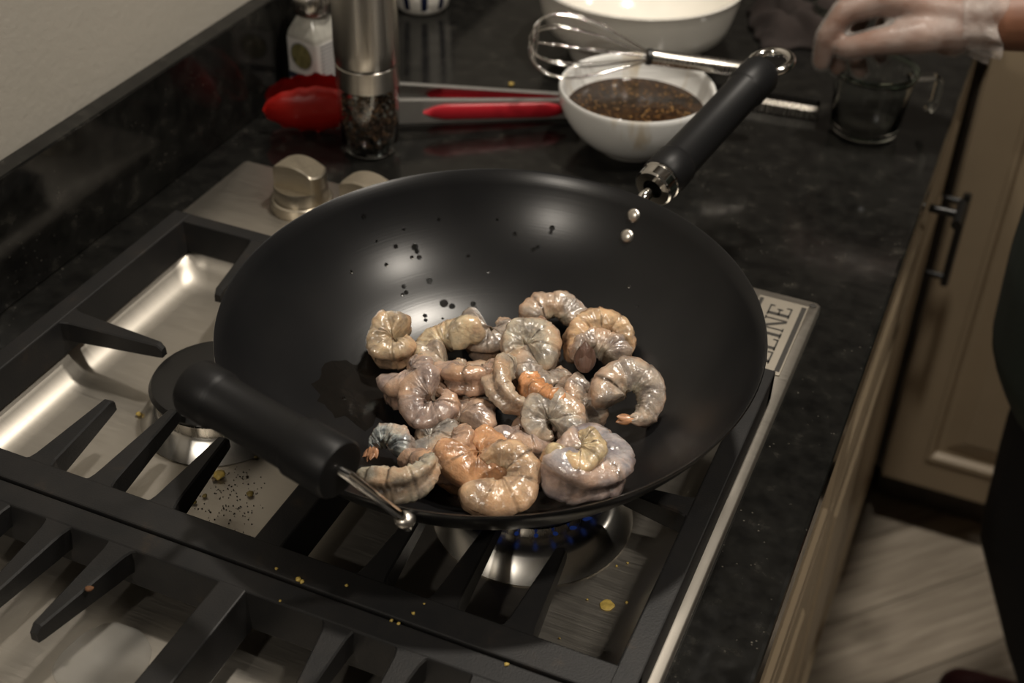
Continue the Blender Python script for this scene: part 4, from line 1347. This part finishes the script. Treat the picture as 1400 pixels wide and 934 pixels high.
tw.location = (tc0.x + .014, tc0.y + .020, 0); tw.rotation_euler = (0, 0, radians(25))
md = tw.modifiers.new('thickness', 'SOLIDIFY'); md.thickness = .002; md.offset = 1
tag(tw, 'crumpled dark maroon kitchen towel beside the large white bowl', 'towel')

# ---- glass measuring cup with a hooked handle
mc = empty('measuring_cup', (.231, .317, 0))
lathe_obj('cup_body', [(0, .0012), (.029, .0012), (.0315, .003), (.0325, .006), (.0365, .050), (.0378, .058), (.0388, .0605), (.0384, .0625), (.0366, .0622), (.0352, .058), (.0338, .050), (.0300, .008), (.0280, .0055), (0, .005)], 'glass', mc, 72)
rim_ = lathe_obj('rim', [(.0362, .0626), (.0392, .0628), (.0406, .0646), (.0400, .0668), (.0384, .0676), (.0366, .0666), (.0362, .0626)], 'green_glass', mc, 72)
hdx = Vector((.86, .51, 0)).normalized()
bm = bmesh.new(); rows = []
for i in range(19):
    t = i / 18
    c = hdx * (.0355 + .030 * sin(min(1, t * 1.9) * pi / 2)) + zup * (.056 - (.040 * max(0, (t - .34) / .66) ** 1.1) - .002 * cos(t * pi))
    if t > .85: c -= hdx * .006 * (t - .85) / .15
    rows.append(c)
sidev = Vector((-hdx.y, hdx.x, 0))
rings = []
for i, c in enumerate(rows):
    t_ = (rows[min(i + 1, 18)] - rows[max(i - 1, 0)]).normalized(); nn = t_.cross(sidev).normalized()
    rings.append([bm.verts.new(c + sidev * .0075 * cos(2 * pi * k / 12) + nn * .0030 * sin(2 * pi * k / 12)) for k in range(12)])
for A, Bq in zip(rings[:-1], rings[1:]):
    for k in range(12): bm.faces.new((A[k], A[(k + 1) % 12], Bq[(k + 1) % 12], Bq[k]))
bm.faces.new(rings[0][::-1]); bm.faces.new(rings[-1])
from_bm('handle', bm, 'glass', mc)
tag(mc, 'clear glass measuring cup under the gloved hand', 'measuring cup')
# ---- small green tinted glass dish behind the hand
gd_ = empty('glass_dish', (at_z(1150, 8, .035).x - .002, at_z(1150, 8, .035).y + .006, 0))
lathe_obj('dish_body', [(0, .001), (.018, .001), (.020, .003), (.026, .020), (.0285, .035), (.0275, .0362), (.0262, .035), (.0240, .021), (.018, .0055), (0, .004)], 'green_glass', gd_, 56)
tag(gd_, 'small green tinted glass dish beyond the gloved hand', 'glass dish')

# ================================================================== PERSON
def capsule(bm, p0, r0, p1, r1, segs=16):
    p0 = Vector(p0); p1 = Vector(p1); d = p1 - p0; L = d.length
    prof = [(0, -r0)] + [(r0 * cos(radians(a)), r0 * sin(radians(a))) for a in (-60, -30, 0)] + [(r1 * cos(radians(a)), L + r1 * sin(radians(a))) for a in (0, 30, 60)] + [(0, L + r1)]
    lathe(bm, prof, segs, align(d, p0))
def chain(bm, pts):
    for (a, ra), (b, rb) in zip(pts[:-1], pts[1:]): capsule(bm, a, ra, b, rb)
def ell_loft(bm, rings, segs=32):
    """rings: (cx, cy, z, rx, ry)"""
    rs = [[bm.verts.new((cx + rx * cos(2 * pi * k / segs), cy + ry * sin(2 * pi * k / segs), z)) for k in range(segs)] for cx, cy, z, rx, ry in rings]
    for A, Bq in zip(rs[:-1], rs[1:]):
        for k in range(segs): bm.faces.new((A[k], A[(k + 1) % segs], Bq[(k + 1) % segs], Bq[k]))
    bm.faces.new(rs[0][::-1]); bm.faces.new(rs[-1])
PO = Vector((.56, .34, FLOOR))
def remeshed(name, bm, mat, voxel, parent=None, smooth_it=4, cut=None):
    bmesh.ops.recalc_face_normals(bm, faces=bm.faces[:])
    tmp_me = bpy.data.meshes.new('tmp'); bm.to_mesh(tmp_me); bm.free()
    tmp = bpy.data.objects.new('tmp', tmp_me); COL.objects.link(tmp)
    md = tmp.modifiers.new('r', 'REMESH'); md.mode = 'VOXEL'; md.voxel_size = voxel; md.use_smooth_shade = True
    ms = tmp.modifiers.new('s', 'SMOOTH'); ms.factor = .5; ms.iterations = smooth_it
    dg = bpy.context.evaluated_depsgraph_get(); dg.update()
    me = bpy.data.meshes.new_from_object(tmp.evaluated_get(dg))
    bpy.data.objects.remove(tmp); bpy.data.meshes.remove(tmp_me)
    me.name = name
    if cut:
        b2 = bmesh.new(); b2.from_mesh(me)
        bmesh.ops.bisect_plane(b2, geom=b2.verts[:] + b2.edges[:] + b2.faces[:], plane_co=cut[0], plane_no=cut[1], clear_outer=True)
        b2.to_mesh(me); b2.free()
    me.transform(Matrix.Translation(-PO))
    me.materials.clear(); me.materials.append(MAT[mat])
    for f in me.polygons: f.use_smooth = True
    o = bpy.data.objects.new(name, me); COL.objects.link(o)
    if parent is None: o.location = PO
    else: o.parent = parent
    return o
ap = at_y
WRIST = ap(1350, 28, .330); ELB = Vector((.555, .405, .150)); SHO = Vector((.585, .520, .420))
FING = {
 'thumb': [(ap(1325, 40, .318), .017), (ap(1255, 50, .292), .0155), (ap(1196, 58, .280), .0118), (ap(1158, 66, .276), .0100)],
 'index': [(ap(1208, -2, .305), .0135), (ap(1155, 16, .288), .0108), (ap(1131, 50, .280), .0098), (ap(1124, 84, .280), .0085)],
 'middle': [(ap(1222, -22, .328), .0130), (ap(1165, -8, .312), .0106), (ap(1142, 48, .300), .0094), (ap(1146, 92, .296), .0082)],
 'ring': [(ap(1240, -26, .350), .0125), (ap(1185, -2, .342), .0100), (ap(1165, 52, .326), .0090), (ap(1176, 97, .316), .0078)],
 'pinky': [(ap(1264, -22, .368), .0115), (ap(1222, 4, .364), .0088), (ap(1203, 46, .350), .0080), (ap(1204, 78, .342), .0070)],
}
def right_hand(bm, grow=0.0):
    g = grow
    for k, ch in FING.items():
        chain(bm, [(p_, r + g) for p_, r in ch])
        if k != 'thumb': capsule(bm, WRIST + (Vector((0, .012, 0)) if k in ('ring', 'pinky') else Vector((0, -.006, 0))), .019 + g, ch[0][0], ch[0][1] + .002 + g)
    capsule(bm, ap(1325, 40, .318), .019 + g, FING['index'][0][0], .013 + g)
    capsule(bm, ap(1300, 45, .315), .021 + g, ap(1250, 25, .318), .018 + g)
    capsule(bm, ap(1325, 40, .318), .018 + g, WRIST, .024 + g)
bm = bmesh.new()
right_hand(bm)
chain(bm, [(WRIST, .0265), (WRIST.lerp(ELB, .45), .035), (ELB, .043), (SHO, .052)])
# torso, neck, head
ell_loft(bm, [(.56, .34, -.10, .10, .15), (.555, .34, .0, .115, .16), (.555, .34, .10, .105, .145), (.56, .34, .28, .105, .155), (.575, .34, .42, .09, .165), (.58, .34, .48, .06, .10)])
chain(bm, [((.585, .34, .44), .065), ((.57, .34, .56), .055), ((.55, .34, .64), .060)])
ell_loft(bm, [(.535, .34, .555, .03, .03), (.530, .34, .575, .062, .055), (.535, .34, .62, .088, .070), (.540, .34, .67, .096, .076), (.545, .34, .72, .092, .074), (.55, .34, .765, .066, .056), (.55, .34, .785, .02, .02)])
capsule(bm, (.445, .34, .665), .010, (.432, .34, .640), .014)            # nose
for sy in (-1, 1):
    capsule(bm, (.545, .34 + sy * .078, .645), .012, (.55, .34 + sy * .080, .675), .014)   # ears
    capsule(bm, (.455, .34 + sy * .032, .683), .012, (.455, .34 + sy * .028, .683), .012)  # brow
chain(bm, [((.455, .325, .605), .010), ((.450, .34, .605), .011), ((.455, .355, .605), .010)])  # lips
# left arm hanging, with fingers
LS, LE, LW = Vector((.585, .165, .420)), Vector((.635, .120, .140)), Vector((.600, .105, -.110))
chain(bm, [(LS, .052), (LE, .042), (LW, .027)])
for q in range(4):
    a = Vector((.592 + .016 * (q - 1.5) * .9, .10, -.195))
    chain(bm, [(LW, .018), (a, .011), (a + Vector((-.004, .004, -.040)), .0095), (a + Vector((-.012, .012, -.072 + .006 * abs(q - 1.5))), .008)])
chain(bm, [(LW + Vector((-.012, 0, -.03)), .014), (LW + Vector((-.035, .006, -.070)), .0115), (LW + Vector((-.035, .010, -.105)), .009)])
# legs
HR = Vector((.560, .415, -.12)); HL = Vector((.575, .255, -.12))
RLEG = [(HR, .085), (Vector((.522, .425, -.36)), .072), (Vector((.516, .430, -.53)), .056), (Vector((.580, .440, -.70)), .050), (Vector((.640, .450, -.845)), .038)]
LLEG = [(HL, .085), (Vector((.590, .235, -.36)), .072), (Vector((.620, .220, -.52)), .055), (Vector((.710, .215, -.70)), .048), (Vector((.790, .210, -.845)), .037)]
chain(bm, RLEG); chain(bm, LLEG)
chain(bm, [((.650, .450, -.875), .036), ((.520, .468, -.888), .024)]); chain(bm, [((.800, .210, -.875), .036), ((.670, .200, -.888), .024)])
person = remeshed('person', bm, 'skin', .0035, None, 5)
tag(person, 'person in dark green shirt and black trousers reaching into the measuring cup', 'person')
# shirt
bm = bmesh.new()
ell_loft(bm, [(.552, .34, -.245, .108, .165), (.545, .34, -.232, .130, .178), (.538, .34, -.195, .143, .186), (.535, .34, -.10, .145, .188), (.538, .34, .0, .146, .186), (.545, .34, .10, .135, .175), (.555, .34, .28, .125, .182), (.575, .34, .42, .108, .185), (.58, .34, .475, .085, .13)])
chain(bm, [(SHO, .066), (SHO.lerp(ELB, .62), .056)]); chain(bm, [(LS, .066), (LS.lerp(LE, .62), .056)])
capsule(bm, (.58, .34, .44), .078, (.577, .34, .50), .070)
remeshed('shirt', bm, 'shirt', .006, person, 6)
bm = bmesh.new()
chain(bm, [(p_, r + .010) for p_, r in RLEG[:-1]] + [(RLEG[-1][0] + Vector((-.004, 0, .005)), .052)])
chain(bm, [(p_, r + .010) for p_, r in LLEG[:-1]] + [(LLEG[-1][0] + Vector((-.004, 0, .005)), .052)])
ell_loft(bm, [(.565, .335, -.22, .10, .15), (.56, .335, -.12, .122, .165), (.56, .335, -.03, .118, .160)])
remeshed('trousers', bm, 'trousers', .006, person, 6)
for c0, c1, nme in ((Vector((.655, .450, -.872)), Vector((.500, .470, -.880)), 'shoe'), (Vector((.805, .210, -.872)), Vector((.650, .198, -.880)), 'shoe')):
    bm = bmesh.new()
    chain(bm, [(c0, .042), (c0.lerp(c1, .5) + Vector((0, 0, .004)), .039), (c1, .032)])
    capsule(bm, c0 + Vector((0, 0, .015)), .042, c0 + Vector((-.01, 0, .035)), .040)
    sh_ = remeshed(nme, bm, 'shoe', .005, person, 4, cut=(Vector((0, 0, FLOOR + .012)), Vector((0, 0, -1))))
    bm = bmesh.new()
    dd_ = (c1 - c0).xy.normalized(); nn_ = Vector((-dd_.y, dd_.x))
    outl = []
    for k in range(28):
        a = 2 * pi * k / 28
        L_ = (c1 - c0).length / 2 + .038
        mid = (c0.xy + c1.xy) / 2
        outl.append(tuple(mid + dd_ * (L_ * cos(a)) + nn_ * (.041 * sin(a) * (1 + .05 * cos(a)))))
    prism(bm, outl, FLOOR + .0005, FLOOR + .0165)
    so = from_bm('sole', bm, 'sole', sh_); so.data.transform(Matrix.Translation(-PO)); sharp(so, 40)
# hair
bm = bmesh.new()
ell_loft(bm, [(.565, .34, .62, .078, .074), (.563, .34, .67, .090, .084), (.562, .34, .72, .096, .086), (.558, .34, .77, .080, .068), (.555, .34, .800, .03, .03)])
remeshed('hair', bm, 'hair', .006, person, 3)
# glove: loose clear plastic film over the hand with a crinkled cuff
bm = bmesh.new()
right_hand(bm, .0022)
gv = remeshed('glove', bm, 'glove', .0028, person, 4)
def cuff(bm):
    fa = (ELB - WRIST).normalized(); s1 = fa.orthogonal().normalized(); s2 = fa.cross(s1)
    rings = []
    for i in range(12):
        t = i / 11
        c = WRIST - fa * .026 + fa * (.032 * t)
        ring = []
        for k in range(64):
            a = 2 * pi * k / 64
            r = .0262 + .0095 * t + (.0012 + .0035 * t) * sin(a * 9 + 2 * sin(a * 2)) * (.4 + .6 * t) + .0022 * noise.noise(Vector((cos(a) * 4, sin(a) * 4, t * 5)))
            ring.append(bm.verts.new(c + (s1 * cos(a) + s2 * sin(a)) * r + fa * (.004 * t * sin(a * 5))))
        rings.append(ring)
    for A, Bq in zip(rings[:-1], rings[1:]):
        for k in range(64): bm.faces.new((A[k], A[(k + 1) % 64], Bq[(k + 1) % 64], Bq[k]))
bm = bmesh.new(); cuff(bm)
cf = from_bm('cuff', bm, 'glove', gv); cf.data.transform(Matrix.Translation(-PO))
md = cf.modifiers.new('film', 'SOLIDIFY'); md.thickness = .0006
rim_bm = bmesh.new()

# ================================================================== SPILLS AND CRUMBS
def crumb(px, py, z, size, mat, label, cat='crumb', grp='food crumbs on the cooktop', flat=.6):
    bm = bmesh.new(); bmesh.ops.create_icosphere(bm, subdivisions=2, radius=1.0)
    sd = px * .37 + py * .11
    for v in bm.verts:
        v.co *= 1 + .45 * noise.noise(v.co * 1.3 + Vector((sd, sd, 0)))
        v.co.z *= flat
    lo = min(v.co.z for v in bm.verts)
    bmesh.ops.translate(bm, vec=(0, 0, -lo), verts=bm.verts[:]); bmesh.ops.scale(bm, vec=(size,) * 3, verts=bm.verts[:])
    o = from_bm('crumb', bm, mat)
    w_ = at_z(px, py, z + size * flat * .5); o.location = (w_.x, w_.y, z); o.rotation_euler = (0, 0, sd)
    tag(o, label, cat, grp)
PZ = PANZ + .0003; GZ = GT + .0001
crumb(300, 652, PZ, .0038, 'crumb_y', 'largest yellow green crumb on the steel pan'); crumb(294, 656, PZ, .0020, 'crumb_b', 'brown crumb touching the largest yellow green crumb')
for x, y, s, mt in ((265, 687, .0020, 'crumb_g'), (280, 679, .0016, 'crumb_g'), (342, 676, .0024, 'crumb_g'), (283, 654, .0012, 'crumb_g'), (338, 652, .0009, 'crumb_b'), (245, 628, .0017, 'crumb_g'), (190, 567, .0020, 'crumb_y'), (291, 640, .0010, 'crumb_g'), (350, 626, .0014, 'crumb_g'), (262, 612, .0008, 'crumb_b')):
    crumb(x, y, PZ, s, mt, 'small olive or brown crumb on the steel pan beside the covered burner')
for x, y, s in ((408, 793, .0016), (413, 796, .0014), (378, 778, .0010), (474, 801, .0010), (565, 839, .0010), (535, 849, .0010), (545, 853, .0010), (693, 909, .0013), (383, 822, .0008), (580, 826, .0006)):
    crumb(x, y, GZ - .0006, s, 'crumb_y', 'tiny yellow crumb on the cast iron grates')
for x, y, s in ((843, 774, .0008), (858, 770, .0008), (765, 873, .0007), (803, 820, .0007), (857, 824, .0010)):
    crumb(x, y, PZ, s, 'crumb_y', 'tiny pale crumb on the shaded steel beside the oil drop')
crumb(699, 116, 0.0, .0030, 'crumb_y', 'pale crumb on the granite behind the tongs')
crumb(122, 806, GT - .0007, .0022, 'rust', 'orange rust flake on a finger of the grate', 'rust flake', None, .5)
# fine pepper specks on the steel
bm = bmesh.new()
for k in range(150):
    x = random.gauss(312, 26); y = random.gauss(683, 24)
    w_ = at_z(x, y, PZ)
    bmesh.ops.create_icosphere(bm, subdivisions=1, radius=random.uniform(.00025, .0006), matrix=Matrix.Translation(w_))
o = from_bm('pepper_specks', bm, 'speck'); tag(o, 'scatter of fine dark pepper specks on the steel pan', 'pepper specks', kind='stuff')
# oil drop and puddle on the steel
def puddle(name, px, py, rx, ry, seed, mat, label, h=.0008):
    c = at_z(px, py, PZ)
    bm = bmesh.new(); rings = []
    for k, f in enumerate((1.0, .96, .85, .5)):
        rings.append([bm.verts.new((cos(t) * rx * f * w1, sin(t) * ry * f * w1, (0, .55, .85, 1)[k] * h)) for t, w1 in [(2 * pi * j / 48, 1 + .16 * noise.noise(Vector((cos(2 * pi * j / 48) * 1.5, sin(2 * pi * j / 48) * 1.5, seed)))) for j in range(48)]])
    for A, Bq in zip(rings[:-1], rings[1:]):
        for j in range(48): bm.faces.new((A[j], A[(j + 1) % 48], Bq[(j + 1) % 48], Bq[j]))
    bm.faces.new(rings[-1]); bm.faces.new(rings[0][::-1])
    o = from_bm(name, bm, mat); o.location = c
    tag(o, label, 'spill')
    return o
puddle('oil_drop', 830, 828, .0044, .0044, 2, 'crumb_y', 'round yellow drop of oil on the shaded steel')
puddle('water_puddle', 140, 905, .027, .027, 5, 'spill', 'clear puddle on the steel pan under the near grate', .0009)
